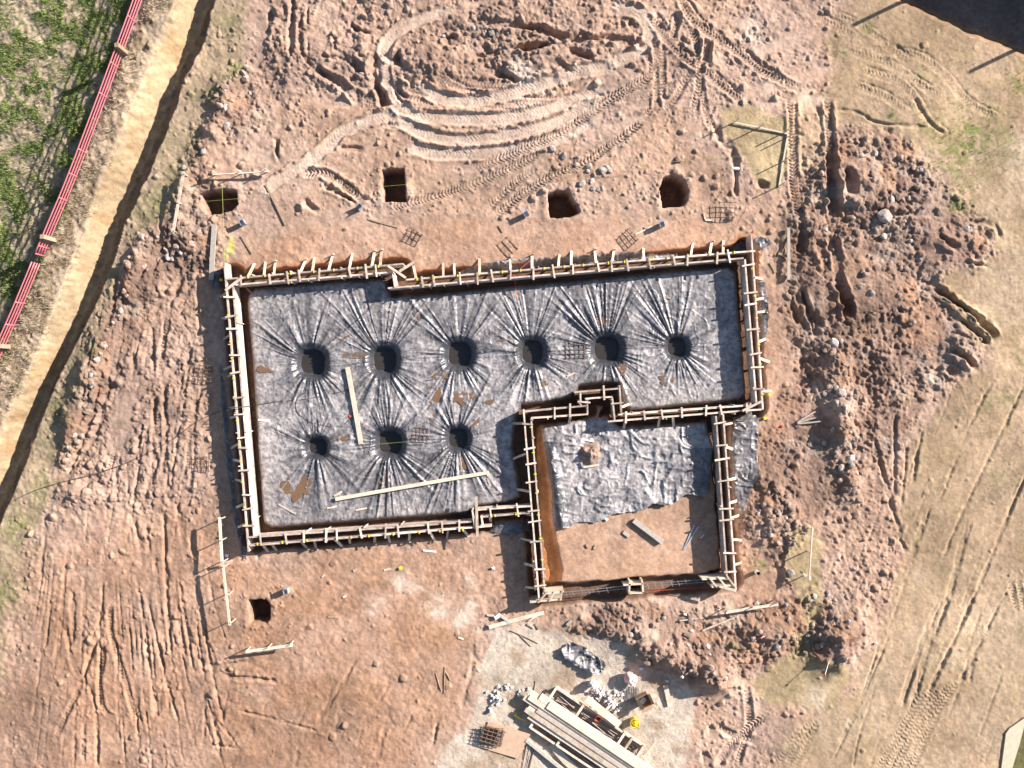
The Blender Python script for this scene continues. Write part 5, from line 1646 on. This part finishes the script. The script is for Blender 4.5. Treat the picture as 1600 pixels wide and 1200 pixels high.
heap('soil_heap', 922, 708, 20, 20, .28, 'clod', 'heap of loose brown soil sitting on the crumpled sheet of the smaller bay', seed=4, lift=.03)
gboard('timber_lath', (908, 722), (912, 731), 2.4, .03, 'grey_wood', 'short lath sticking from the soil heap on the smaller sheet', 'lath', None, .1)
gboard('timber_lath', (911, 730), (936, 726), 3.0, .03, 'pale', 'pale stick lying at the foot of the soil heap on the smaller sheet', 'lath', None, .08)
gboard('timber_lath', (905, 685), (928, 690), 2.0, .02, 'white', 'white rod lying above the soil heap on the smaller sheet', 'lath', None, .06)
gboard('timber_lath', (937, 678), (945, 675), 3.0, .02, 'white', 'short white strip in the shadow line of the smaller sheet', 'lath', None, .06)

# ------------------------------------------------------------------ red pipe rail fence
fp = [tuple(x) for x in catmull(FENCE, 12)]
fpw = []
for u, v in fp:
    p = W(u, v, 0); p.z = gz(p.x, p.y); fpw.append(p)
zs = np.array([p.z for p in fpw]); zs = np.convolve(np.pad(zs, 12, mode='edge'), np.ones(25) / 25, 'valid')
for p, z in zip(fpw, zs):
    p.z = float(z)
gate = min(range(len(fp)), key=lambda i: (fp[i][0] - 64) ** 2 + (fp[i][1] - 392) ** 2 if True else 0)
gate = min(range(len(fp)), key=lambda i: abs(fp[i][1] - 396))
for seg, (i0, i1), lab in [(0, (0, gate), 'red steel pipe rail fence with four rails, section running past both wooden posts'), (1, (gate + 1, len(fp) - 1), 'red steel pipe rail fence section beyond the gap, dark grass behind')]:
    c0 = fpw[(i0 + i1) // 2]
    root = empty('rail_fence', c0, lab, 'fence')
    for h in (.18, .36, .54, .74):
        MB().tube([fpw[i] + Vector((0, 0, h)) for i in range(i0, i1 + 1)], .026, 8).build('rail', M['red'], root, True)
    post_v = [40, 160, 240, 280, 318, 390, 402, 475, 508, 560, 640, -40, 110]
    for v in post_v:
        k = min(range(len(fp)), key=lambda i: abs(fp[i][1] - v))
        if i0 <= k <= i1:
            p = fpw[k]
            MB().tube([p - Vector((0, 0, .2)), p + Vector((0, 0, .75))], .028, 8).build('post', M['red'], root, True)
    for v in ([84, 376, -70] if seg == 0 else [548, 660]):
        k = min(range(len(fp)), key=lambda i: abs(fp[i][1] - v))
        p = fpw[k] + Vector((.12, .02, 0))
        MB().bar(p - Vector((0, 0, .25)), p + Vector((-.02, 0, .92)), .14, .14, up=Vector((0, 1, 0)), segs=2).build('wooden_post', M['brown_wood'], root)

# ------------------------------------------------------------------ lumber stack, rebar tray, plywood and the things around them
D_ = Vector((.832, .555)); N_ = Vector((-.555, .832))     # along / across the stack in photo px
O_ = Vector((870, 1074))


def LP(s, n, z):
    p = O_ + D_ * s + N_ * n
    return W(p.x, p.y, z)


gzl = gz_px(900, 1130)
root = empty('timber_tray', W(900, 1120, gzl), 'open timber tray full of loose steel bars beneath the stacked planks', 'tray')
for (a, b) in [((0, 0), (166, 0)), ((0, 74), (166, 74))]:
    MB().bar(LP(*a, gzl + .14), LP(*b, gzl + .14), .07, .22, segs=3).build('side_rail', M['pine'], root)
for s in (0, 50, 128, 142, 164):
    MB().bar(LP(s, -1, gzl + .27), LP(s, 76, gzl + .27), .085, .05, segs=2).build('cross_piece', M['pine'], root)
rr = random.Random(5)
for i in range(96):
    sec = rr.choice([(4, 47), (53, 125), (53, 125), (144, 162)])
    kk = min(10, (sec[1] - sec[0]) * .2); s0 = sec[0] + rr.uniform(0, kk); s1 = sec[1] - rr.uniform(0, kk)
    n0 = rr.uniform(3, 70); n1 = min(71, max(2, n0 + rr.uniform(-9, 9)))
    z_ = gzl + .04 + rr.uniform(0, .14)
    o = MB().tube([LP(s0, n0, z_), LP(s1, n1, z_ + rr.uniform(-.02, .05))], .012 + rr.uniform(0, .006), 5).build('steel_rod', M['rod'])
    tag(o, 'loose brown steel rod lying in the open timber tray', 'rod', 'steel rods in the timber tray')
PL = [  # (start s, across n, end s, width px, z layer, mat, label)
    (-32, 30, 230, 10, 0, 'pale', 'bottom plank of the stack on the tray, on the side of the cream board'), (-34, 41, 230, 9, 0, 'pale', 'bottom plank of the stack reaching farthest towards the loose spacer blocks'),
    (-20, 52, 230, 9, 0, 'pale', 'bottom plank of the stack, second from the bent panel'), (-12, 62, 230, 7, 0, 'pale', 'narrow bottom plank of the stack next to the bent panel'),
    (-14, 26, 226, 11, 1, 'pale', 'wide middle layer plank of the stack beside the steel rods'), (-28, 36.5, 232, 8, 1, 'pale', 'middle layer plank under the topmost plank of the stack'),
    (-6, 47, 228, 6, 1, 'grey_wood', 'grey middle layer plank in the pale stack on the tray'), (-22, 56, 228, 7, 1, 'pine', 'yellowish middle layer plank of the stack above the bent panel'), (4, 30, 230, 12, 2, 'pale', 'topmost and widest plank of the stack on the tray'),
]
for i, (s0, n0, s1, w_, lay_, m_, lab) in enumerate(PL):
    z_ = gzl + .30 + .025 + lay_ * .052
    o = MB().bar(LP(s0, n0, z_), LP(s1, n0 + R(-.6, .6), z_), w_ / S, .05, segs=4, bow=R(-.008, .008)).build('stacked_plank', M[m_])
    tag(o, lab, 'plank', 'planks stacked on the timber tray')
o = MB().bar(W(916, 1091, gzl + .33), W(968, 1133, gzl + .33), 11 / S, .05, segs=3).build('cream_board', M['pale']); tag(o, 'short wide cream board resting over the rods beside the rusty tin', 'board')
V_, F_ = lathe([(.0, .02), (.085, .02), (.09, .16), (.083, .16), (.078, .04)], 4)
c0 = W(934, 1121, gzl + .22)
mb = MB(); mb.add([Matrix.Rotation(.25, 3, 'Z') @ Vector((v[0] * 1.6, v[1] * 1.2, v[2])) + c0 for v in V_], F_)
o = mb.build('rusty_tin', M['tin']); tag(o, 'open rusty brown tin standing on the rods by the cream board', 'tin')
o = MB().bar(W(822, 1156, gzl + .12), W(884, 1206, gzl + .12), 5 / S, .09, segs=2).build('edge_board', M['grey_wood']); tag(o, 'grey board on edge between plywood sheet and stacked planks', 'board')
o = MB().bar(W(862, 1162, gzl + .08), W(912, 1212, gzl + .08), 12 / S, .03, segs=4, bow=.07).build('bent_panel', M['pale']); tag(o, 'bent pale panel lying in the shade of the plank stack', 'panel')
for i in range(8):
    u0 = 817 + i * 1.9
    o = MB().tube([W(u0 + R(0, 10), 1168 + R(-6, 4), gzl + .05 + .02 * (i % 3)), W(u0 - 6 + R(-2, 2), 1212, gzl + .05)], .014, 5).build('steel_rod', M['rebar'] if i % 2 else M['grey_wood'])
    tag(o, 'steel rod in the bundle lying beside the plywood sheet', 'rod', 'bundle of rods beside the plywood sheet')
# plywood sheet with a pile of rebar mats
mb = MB()
zc = max(gz_px(u, v) for u, v in [(763, 1128), (828, 1148), (810, 1184), (751, 1167), (790, 1155)]) + .01
cs = [W(u, v, zc) for u, v in [(763, 1127), (829, 1147), (809, 1185), (751, 1168)]]
tp = [p + Vector((0, 0, .02)) for p in cs]
mb.add(cs + tp, [(0, 1, 2, 3), (7, 6, 5, 4)] + [(i, (i + 1) % 4, 4 + (i + 1) % 4, 4 + i) for i in range(4)])
o = mb.build('plywood_sheet', M['ply']); tag(o, 'brown plywood sheet on gravel with rebar mats piled on it', 'plywood')
for k in range(5):
    cu, cv, rot = 769 + R(-2, 2), 1151 + R(-2, 2), .15 + R(-.2, .25)
    root = empty('rebar_mat', W(cu, cv, zc + .03 + k * .05), 'dark rebar mat in the pile on the plywood sheet', 'rebar mat', 'rebar mats piled on the plywood')
    c, s = math.cos(rot), math.sin(rot)
    for i in range(5):
        x = (i / 4 - .5) * 30
        for (e0, e1, dz) in (((x, -13), (x, 13), 0), ((-17, x * .8), (17, x * .8), .024)):
            P = [W(cu + a * c - b * s, cv + a * s + b * c, zc + .035 + k * .05 + dz) for a, b in (e0, e1)]
            MB().tube(P, .012, 5).build('bar', M['rebar'], root)
for (u, v, w_, lab) in [(806, 1119, 12, 'yellow plastic strap lying in shade between plywood and planks')]:
    p = [onground(803, 1117, .03), onground(812, 1123, .04), onground(824, 1127, .03)]
    o = MB().tube(p, [.05, .03, .014], 6).build('yellow_strap', M['yellow'], None, True); tag(o, lab, 'strap')

# white concrete spacer blocks
def dobie(seed):
    r_ = random.Random(seed)
    mb = MB()
    a = .043
    V_ = []
    for z, k in ((0, 1.0), (.06, .96), (.078, .8)):
        for sx, sy in ((-1, -1), (1, -1), (1, 1), (-1, 1)):
            V_.append((sx * a * k + r_.uniform(-.005, .005), sy * a * k + r_.uniform(-.005, .005), z))
    F_ = [(3, 2, 1, 0), (8, 9, 10, 11)]
    for o in (0, 4):
        for k in range(4):
            F_.append((o + k, o + (k + 1) % 4, o + 4 + (k + 1) % 4, o + 4 + k))
    mb.add(V_, F_)
    me_ = bpy.data.meshes.new('concrete_spacer'); me_.from_pydata(mb.v, [], mb.f); me_.materials.append(M['concrete'])
    return me_


DM = [dobie(i) for i in range(4)]


def blocks(n, fn, lab, grp):
    placed = []
    tries = 0
    while len(placed) < n and tries < 4000:
        tries += 1
        u, v = fn()
        zl = 0
        near = [q for q in placed if math.hypot(q[0] - u, q[1] - v) < 4.0]
        if near:
            if len(near) > 2 or max(q[2] for q in near) > 1 or random.random() < .75:
                continue
            zl = max(q[2] for q in near) + 1
        placed.append((u, v, zl))
        c0 = onground(u, v, 0, .04)
        o = bpy.data.objects.new('concrete_spacer', random.choice(DM))
        o.location = (c0.x, c0.y, c0.z - .01 + zl * .075)
        o.rotation_euler = (R(-.2, .2) + (1.57 if R(0, 1) < .2 else 0) * 0, R(-.2, .2), R(0, 3))
        sc_ = R(.85, 1.2); o.scale = (sc_, sc_, sc_)
        COL.objects.link(o)
        tag(o, lab, 'block', grp)


g_ = random.gauss
blocks(26, lambda: (776 + g_(0, 7), 1090 + g_(0, 6)) if random.random() < .72 else (791 + g_(0, 5), 1074 + g_(0, 3)), 'small white concrete spacer block in the loose pile near the plywood sheet', 'white spacer blocks near the plywood')
blocks(7, lambda: random.choice([(815 + R(-3, 3), 1080 + R(-3, 3)), (826, 1076), (811, 1085), (766 + R(-3, 3), 1107 + R(-3, 3)), (767, 1109)]), 'small white concrete spacer block lying apart at the end of the plank stack', 'white spacer blocks at the plank ends')
blocks(62, lambda: (950 + g_(0, 12), 1092 + g_(0, 8)) if random.random() < .6 else ((932 + g_(0, 7), 1080 + g_(0, 5)) if random.random() < .6 else (960 + g_(0, 6), 1106 + g_(0, 4))), 'small white concrete spacer block in the pile beside the cardboard box', 'white spacer blocks by the cardboard box')

# bags
def bag(name, cu, cv, ru, rv, h, mat, lab, seed, rot=0.):
    me_ = bpy.data.meshes.new(name)
    bm_ = bmesh.new()
    bmesh.ops.create_icosphere(bm_, subdivisions=3, radius=1)
    nn = Noise2(seed)
    c0 = onground(cu, cv, 0, .05)
    for v in bm_.verts:
        x, y, z = v.co
        k = 1 + .28 * float(nn(x * 2.2 + 5, y * 2.2 + z * 1.7 + 5)) + .14 * float(nn(x * 6 + 15, y * 6 + z * 5 + 5))
        zz = (z * .5 + .5) ** .8
        pinch = 1 - .55 * max(0, zz - .6)
        v.co = (c0.x + (x * math.cos(rot) * ru - y * math.sin(rot) * rv) / S * k * pinch, c0.y + (x * math.sin(rot) * ru + y * math.cos(rot) * rv) / S * k * pinch, c0.z - .02 + zz * h * k)
    bm_.to_mesh(me_); bm_.free()
    me_.materials.append(M[mat])
    me_.polygons.foreach_set('use_smooth', [True] * len(me_.polygons))
    o = bpy.data.objects.new(name, me_); COL.objects.link(o)
    return tag(o, lab, 'bag')


bag('cement_bag', 985, 1058, 9, 11, .34, 'pink', 'crumpled pink bag standing on gravel beside the black plastic roll', 61, .5)
bag('plastic_bag', 926, 1066, 7, 7, .42, 'white', 'white plastic bag with pink print standing by the spacer blocks', 62)
bag('pink_wrapper', 925, 1069, 3, 2.4, .46, 'pink', 'pink printed patch of wrapper on the white plastic bag', 64)

# yellow bucket
c0 = onground(990, 1125, 0, .1)
root = empty('bucket', c0, 'yellow plastic bucket with wrapped top standing alone on the gravel', 'bucket')
V_, F_ = lathe([(.0, .0), (.125, .0), (.13, .02), (.155, .36), (.168, .365), (.168, .39), (.15, .39), (.12, .03), (.0, .03)], 24)
mb = MB(); mb.add([Vector(v) + c0 for v in V_], F_); mb.build('body', M['yellow'], root, True)
hd = [c0 + Vector((.168 * math.cos(t), .168 * math.sin(t) * .5 - .06, .36 + .05 * abs(math.sin(t)))) for t in np.linspace(3.2, 6.2, 12)]
MB().tube(hd, .006, 5).build('handle', M['steel'], root, True)
bm_ = bmesh.new(); bmesh.ops.create_icosphere(bm_, subdivisions=2, radius=1); nn = Noise2(77)
for v in bm_.verts:
    k = 1 + .5 * float(nn(v.co.x * 2 + 4, v.co.y * 2 + v.co.z * 2 + 4))
    v.co = Vector((c0.x + v.co.x * .10 * k, c0.y + .02 + v.co.y * .10 * k, c0.z + .38 + v.co.z * .07 * k))
me_ = bpy.data.meshes.new('wrapped_content'); bm_.to_mesh(me_); bm_.free(); me_.materials.append(M['yellow'])
link(bpy.data.objects.new('wrapped_content', me_), root)

# cardboard box, open
c0 = onground(1004, 1092, 0, .1)
root = empty('cardboard_box', c0, 'open brown cardboard box with flaps standing on gravel', 'box')
w_, l_, h_ = .44, .40, .34
th = .45
Rm = Matrix.Rotation(th, 3, 'Z')
def BL(x, y, z):
    return c0 + Rm @ Vector((x, y, z))
for (a, b) in [((-w_ / 2, -l_ / 2), (w_ / 2, -l_ / 2)), ((w_ / 2, -l_ / 2), (w_ / 2, l_ / 2)), ((w_ / 2, l_ / 2), (-w_ / 2, l_ / 2)), ((-w_ / 2, l_ / 2), (-w_ / 2, -l_ / 2))]:
    MB().bar(BL(a[0], a[1], h_ / 2), BL(b[0], b[1], h_ / 2), .012, h_).build('side', M['card'], root)
MB().bar(BL(-w_ / 2 + .01, 0, .02), BL(w_ / 2 - .01, 0, .02), l_ - .02, .012).build('bottom', M['card'], root)
for (a, b, ox, oy) in [((-w_ / 2, -l_ / 2), (w_ / 2, -l_ / 2), 0, -.10), ((w_ / 2, -l_ / 2), (w_ / 2, l_ / 2), .08, 0), ((-w_ / 2, l_ / 2), (-w_ / 2, -l_ / 2), .11, 0)]:
    V_ = [BL(a[0], a[1], h_), BL(b[0], b[1], h_), BL(b[0] + ox * 1.1, b[1] + oy * 1.1, h_ + .09), BL(a[0] + ox * 1.1, a[1] + oy * 1.1, h_ + .09)]
    V2 = [p + Vector((0, 0, .008)) for p in V_]
    mb = MB(); mb.add(V_ + V2, [(0, 1, 2, 3), (7, 6, 5, 4)] + [(i, (i + 1) % 4, 4 + (i + 1) % 4, 4 + i) for i in range(4)])
    mb.build('flap', M['card'], root)
o = MB().bar(BL(-.1, -.05, .12), BL(.1, .06, .14), .16, .12, segs=2).build('box_content', M['galv']); tag(o, 'grey metal hardware inside the cardboard box', 'hardware')
# metal form ties in a loose row
for i in range(17):
    u = 976 + i * 1.35
    a = onground(u + R(-.8, .8), 1074 + R(-2, 2), .02 + .01 * (i % 3)); b = onground(u + R(-1.5, 2.5), 1102 + R(-3, 3) - abs(i - 8) * .7, .02 + .01 * (i % 2))
    o = MB().tube([a, b], .008, 5).build('wall_tie', M['steel']); tag(o, 'thin grey metal wall tie in the loose row beside the cardboard box', 'tie', 'metal ties by the cardboard box')
for (p, q, w_, t, lab, lift) in [((1010, 1178), (1024, 1160), 2.4, .03, 'thin lath crossing the end of the rebar tray', .22), ((1004, 1178), (1018, 1200), 3, .03, 'slanting lath at the end of the rebar tray', .15), ((944, 1046), (974, 1038), 1.6, .02, 'fine stick on gravel behind the black plastic roll', .02)]:
    gboard('timber_lath', p, q, w_, t, 'pine', lab, 'lath', None, lift)
# concrete slab in the bottom right corner
pts_ = [(1572, 1146), (1578, 1138), (1604, 1120), (1594, 1160), (1580, 1206), (1570, 1215), (1564, 1206)]
zz = gz_px(1560, 1170) + .06
mb = MB()
a_ = [W(u, v, zz) for u, v in pts_]; b_ = [Vector((p.x, p.y, zz - .2)) for p in a_]
n = len(a_)
mb.add(a_ + b_, [tuple(range(n)), tuple(range(2 * n - 1, n - 1, -1))] + [(i, n + i, n + (i + 1) % n, (i + 1) % n) for i in range(n)])
o = mb.build('concrete_slab', M['slab']); tag(o, 'pale flat slab at the edge of the sandy field by the dark cutting', 'slab')

# ------------------------------------------------------------------ stones and soil lumps, one object each
def lump(seed, flatn=.7):
    bm_ = bmesh.new()
    bmesh.ops.create_icosphere(bm_, subdivisions=2, radius=1)
    nn = Noise2(seed); r_ = random.Random(seed)
    planes = [(Vector((r_.uniform(-1, 1), r_.uniform(-1, 1), r_.uniform(-.3, 1))).normalized(), r_.uniform(.62, .9)) for _ in range(7)]
    for v in bm_.verts:
        p = v.co.copy()
        for n_, d in planes:
            e = p.dot(n_) - d
            if e > 0:
                p -= n_ * e
        k = 1 + .16 * float(nn(p.x * 3 + 9, p.y * 3 + p.z * 2 + 9))
        v.co = Vector((p.x * k, p.y * k * .86, p.z * k * flatn))
    me_ = bpy.data.meshes.new('soil_lump'); bm_.to_mesh(me_); bm_.free()
    return me_


LM = []
for i in range(8):
    me_ = lump(500 + i, .62 + .05 * (i % 4)); me_.materials.append(M['clod' if i < 6 else 'stone']); LM.append(me_)


def scatter(n, poly, rmin, rmax, lab, grp, cat='soil lump', name='soil_lump', meshes=None):
    P = np.array(poly, float)
    k = 0
    while k < n:
        u = R(P[:, 0].min(), P[:, 0].max()); v = R(P[:, 1].min(), P[:, 1].max())
        if float(sdf_poly(poly, np.array([[u]], np.float32), np.array([[v]], np.float32))[0, 0]) > 0:
            continue
        r_ = min(rmax, rmin + np.random.default_rng(int(u * 1000)).pareto(2.8) * rmin * .5) / S
        p = W(u, v, 0); p.z = gz(p.x, p.y)
        o = bpy.data.objects.new(name, random.choice(meshes or LM))
        o.location = (p.x, p.y, p.z + r_ * .12)
        o.scale = (r_ * R(.8, 1.25), r_ * R(.8, 1.2), r_ * R(.7, 1.1))
        o.rotation_euler = (R(-.5, .5), R(-.5, .5), R(0, 6.28))
        COL.objects.link(o)
        tag(o, lab, cat, grp)
        k += 1


scatter(66, [(1250, 290), (1300, 215), (1400, 220), (1470, 290), (1520, 350), (1460, 420), (1440, 520), (1330, 480), (1260, 430)], 4.0, 8, 'red brown soil lump in the broad rubble bank beside the greenish field', 'lumps in the broad rubble bank')
scatter(44, [(1282, 540), (1325, 530), (1345, 660), (1340, 760), (1310, 770), (1285, 690)], 4.2, 9, 'dark soil lump in the long heap beside the trio of laths', 'lumps in the long heap by the laths')
scatter(38, [(1165, 770), (1220, 760), (1262, 800), (1240, 850), (1190, 850), (1160, 810)], 4.0, 8, 'brown soil lump on the heap beside the spilled plastic sheet', 'lumps beside the spilled plastic')
scatter(44, [(960, 960), (1060, 950), (1140, 1000), (1150, 1060), (1090, 1070), (1000, 1030)], 4.0, 9, 'brown soil lump on the bank above the gravel patch', 'lumps on the bank above the gravel')
scatter(40, [(1165, 940), (1250, 930), (1330, 920), (1340, 1020), (1290, 1050), (1220, 1020), (1170, 1010)], 4.0, 8, 'soil lump on the round heaps marked by survey pins', 'lumps on the survey pin heaps')
scatter(34, [(205, 375), (300, 340), (330, 350), (310, 400), (250, 410), (205, 430)], 4.0, 8.5, 'pale soil lump on the bank between ditch verge and grey plank', 'lumps between ditch verge and plank')
scatter(30, [(195, 440), (160, 540), (125, 660), (95, 740), (108, 740), (135, 670), (170, 560), (205, 450)], 3.8, 7, 'small soil lump along the edge of the grassy ditch verge', 'lumps along the ditch verge')
scatter(24, [(335, 130), (390, 100), (395, 180), (350, 215), (320, 200)], 3.8, 7, 'dark clod in the heap at the top of the ditch verge', 'clods at the top of the ditch verge')
scatter(30, [(440, 80), (600, 60), (760, 40), (960, 40), (900, 110), (680, 110), (560, 150), (470, 120)], 3.6, 6.5, 'clod thrown up in the churned wheel tracks', 'clods in the churned wheel tracks')
scatter(10, [(840, 240), (950, 240), (960, 320), (920, 310), (880, 250)], 4.5, 7.5, 'rounded pale stone lying between the square pit and the round pit', 'stones between the pits', 'stone', 'loose_stone', LM[6:])
for (u, v, r_, lab, m_) in [(1383, 338, 12, 'large rounded grey boulder in the rubble bank', 7), (863, 232, 6, 'pale stone on the chevron tyre tracks', 6), (942, 265, 7, 'pale angular stone with long shadow above the pits', 6), (1060, 250, 6, 'reddish broken brick like stone above the round pit', 2), (1235, 905 - 10, 7, 'grey stone at the edge of the mossy patch', 7),
                            (1303, 536, 8, 'pale boulder at the head of the long heap', 6), (287, 262, 4.5, 'round grey stone at the top of the sloping profile board', 7), (1273, 932, 5, 'dark stone alone on the mossy patch', 7), (317, 237, 5, 'pale stone at the head of the ditch verge clods', 6), (925, 283, 5, 'round stone beside the square open pit', 6)]:
    p = onground(u, v, 0, .03)
    o = bpy.data.objects.new('loose_stone', LM[m_]); r_ /= S
    o.location = (p.x, p.y, p.z + r_ * .1); o.scale = (r_, r_ * 1.2, r_ * .9); o.rotation_euler = (R(-.2, .2), R(-.2, .2), R(0, 6))
    COL.objects.link(o); tag(o, lab, 'stone')

# ------------------------------------------------------------------ grass and weeds
def blades(name, n, dens_fn, cols, hmin, hmax, wid, seed, bounds, lean=.7):
    r_ = np.random.default_rng(seed)
    u = r_.uniform(bounds[0], bounds[1], n * 8); v = r_.uniform(bounds[2], bounds[3], n * 8)
    i = np.clip(((u - us[0]) / G).astype(int), 0, NU - 1); j = np.clip(((v - vs[0]) / G).astype(int), 0, NV - 1)
    k = r_.uniform(0, 1, n * 8) < dens_fn[j, i]
    u, v, i, j = u[k][:n], v[k][:n], i[k][:n], j[k][:n]
    n = len(u)
    x = (u - 800) / S; y = (600 - v) / S; z = BASE[j, i]
    a = r_.uniform(0, 6.283, n); h = r_.uniform(hmin, hmax, n); le = r_.uniform(.25, lean, n) * h
    b = r_.uniform(0, 6.283, n)
    cx, cy = np.cos(a), np.sin(a)
    P0 = np.stack([x - cx * wid, y - cy * wid, z - .01], -1); P1 = np.stack([x + cx * wid, y + cy * wid, z - .01], -1)
    mx_ = x + np.cos(b) * le * .4; my_ = y + np.sin(b) * le * .4
    P2 = np.stack([mx_ + cx * wid * .8, my_ + cy * wid * .8, z + h * .65], -1); P3 = np.stack([mx_ - cx * wid * .8, my_ - cy * wid * .8, z + h * .65], -1)
    P4 = np.stack([x + np.cos(b) * le, y + np.sin(b) * le, z + h], -1)
    verts = np.stack([P0, P1, P2, P3, P4], 1).reshape(-1, 3)
    o5 = np.arange(n) * 5
    q = np.stack([o5, o5 + 1, o5 + 2, o5 + 3], -1); t = np.stack([o5 + 3, o5 + 2, o5 + 4], -1)
    loops = np.concatenate([q, t], 1).ravel()
    me_ = bpy.data.meshes.new(name)
    me_.vertices.add(len(verts)); me_.vertices.foreach_set('co', verts.astype(np.float32).ravel())
    me_.loops.add(len(loops)); me_.loops.foreach_set('vertex_index', loops.astype(np.int32))
    me_.polygons.add(2 * n)
    st = (np.arange(n)[:, None] * 7 + np.array([0, 4])).ravel()
    me_.polygons.foreach_set('loop_start', st.astype(np.int32))
    me_.update(calc_edges=True)
    C = np.array(cols, np.float32)[r_.integers(0, len(cols), n)] * r_.uniform(.7, 1.3, (n, 1))
    at_ = me_.color_attributes.new('soil', 'FLOAT_COLOR', 'POINT')
    c4 = np.ones((n, 5, 4), np.float32); c4[:, :, :3] = C[:, None, :]
    at_.data.foreach_set('color', c4.ravel())
    me_.materials.append(M['blade'])
    o = bpy.data.objects.new(name, me_); COL.objects.link(o)
    o['kind'] = 'stuff'
    return o


gd = grass_m * smoothstep(-.45, .45, NG(26, 74) + .7 * NG(10, 75))
o = blades('grass', 42000, np.clip(gd + .12 * grass_m, 0, 1), [(.15, .24, .05), (.20, .28, .07), (.12, .19, .045), (.28, .29, .11)], .04, .13, .009, 1, (-90, 225, -90, 620))
tag(o, 'short green pasture grass growing behind the red rail fence', 'grass')
o = blades('dry_grass', 11000, np.clip(bank_m + grass_m * .35, 0, 1) * smoothstep(-.5, .5, NG(20, 90)), [(.42, .34, .22), (.36, .29, .18), (.28, .22, .13), (.46, .38, .27)], .05, .15, .008, 2, (-90, 285, -90, 700), .95)
tag(o, 'dry straw coloured grass along the bank between fence and ditch', 'dry grass')
o = blades('weeds', 7000, np.clip(green_m * 1.2, 0, 1) * (1 - grass_m), [(.15, .21, .04), (.20, .24, .05), (.11, .16, .03), (.25, .24, .08)], .04, .11, .010, 3, (-60, 1660, -60, 1260), .9)
tag(o, 'sparse low green weeds growing on the sandy field and verges', 'weeds')

# ------------------------------------------------------------------ board screen added out of frame to cast shade on the corner cutting
hd_ = Vector((.914, .407)); hn_ = Vector((.407, -.914)); h0 = Vector((1398, 2)) + hn_ * 108
def HPt(s, z, off=0.):
    q = h0 + hd_ * s + hn_ * off
    return Vector(((q.x - 800) / S, (600 - q.y) / S, z))
hz0 = min(gz_px(*(h0 + hd_ * s)) for s in (-60, 0, 100, 250))
root = empty('shade_screen', HPt(150, hz0), 'added unseen board screen with two tall posts that shades the corner cutting', 'fence')
for i in range(22):
    s = -140 + i * 26
    MB().bar(HPt(s, hz0 - .1), HPt(s, 1.17 + R(-.02, .03)), 25.6 / S, .03, up=Vector((hn_.x, -hn_.y, 0))).build('board', M['grey_wood'], root)
for z in (.2, 1.1):
    MB().bar(HPt(-150, z, 2.5), HPt(440, z, 2.5), .05, .10).build('rail', M['brown_wood'], root)
for s in (103, 293):
    MB().tube([HPt(s, hz0 - .3, 6), HPt(s, 2.6, 6)], [.09, .07], 8).build('post', M['bark'], root)
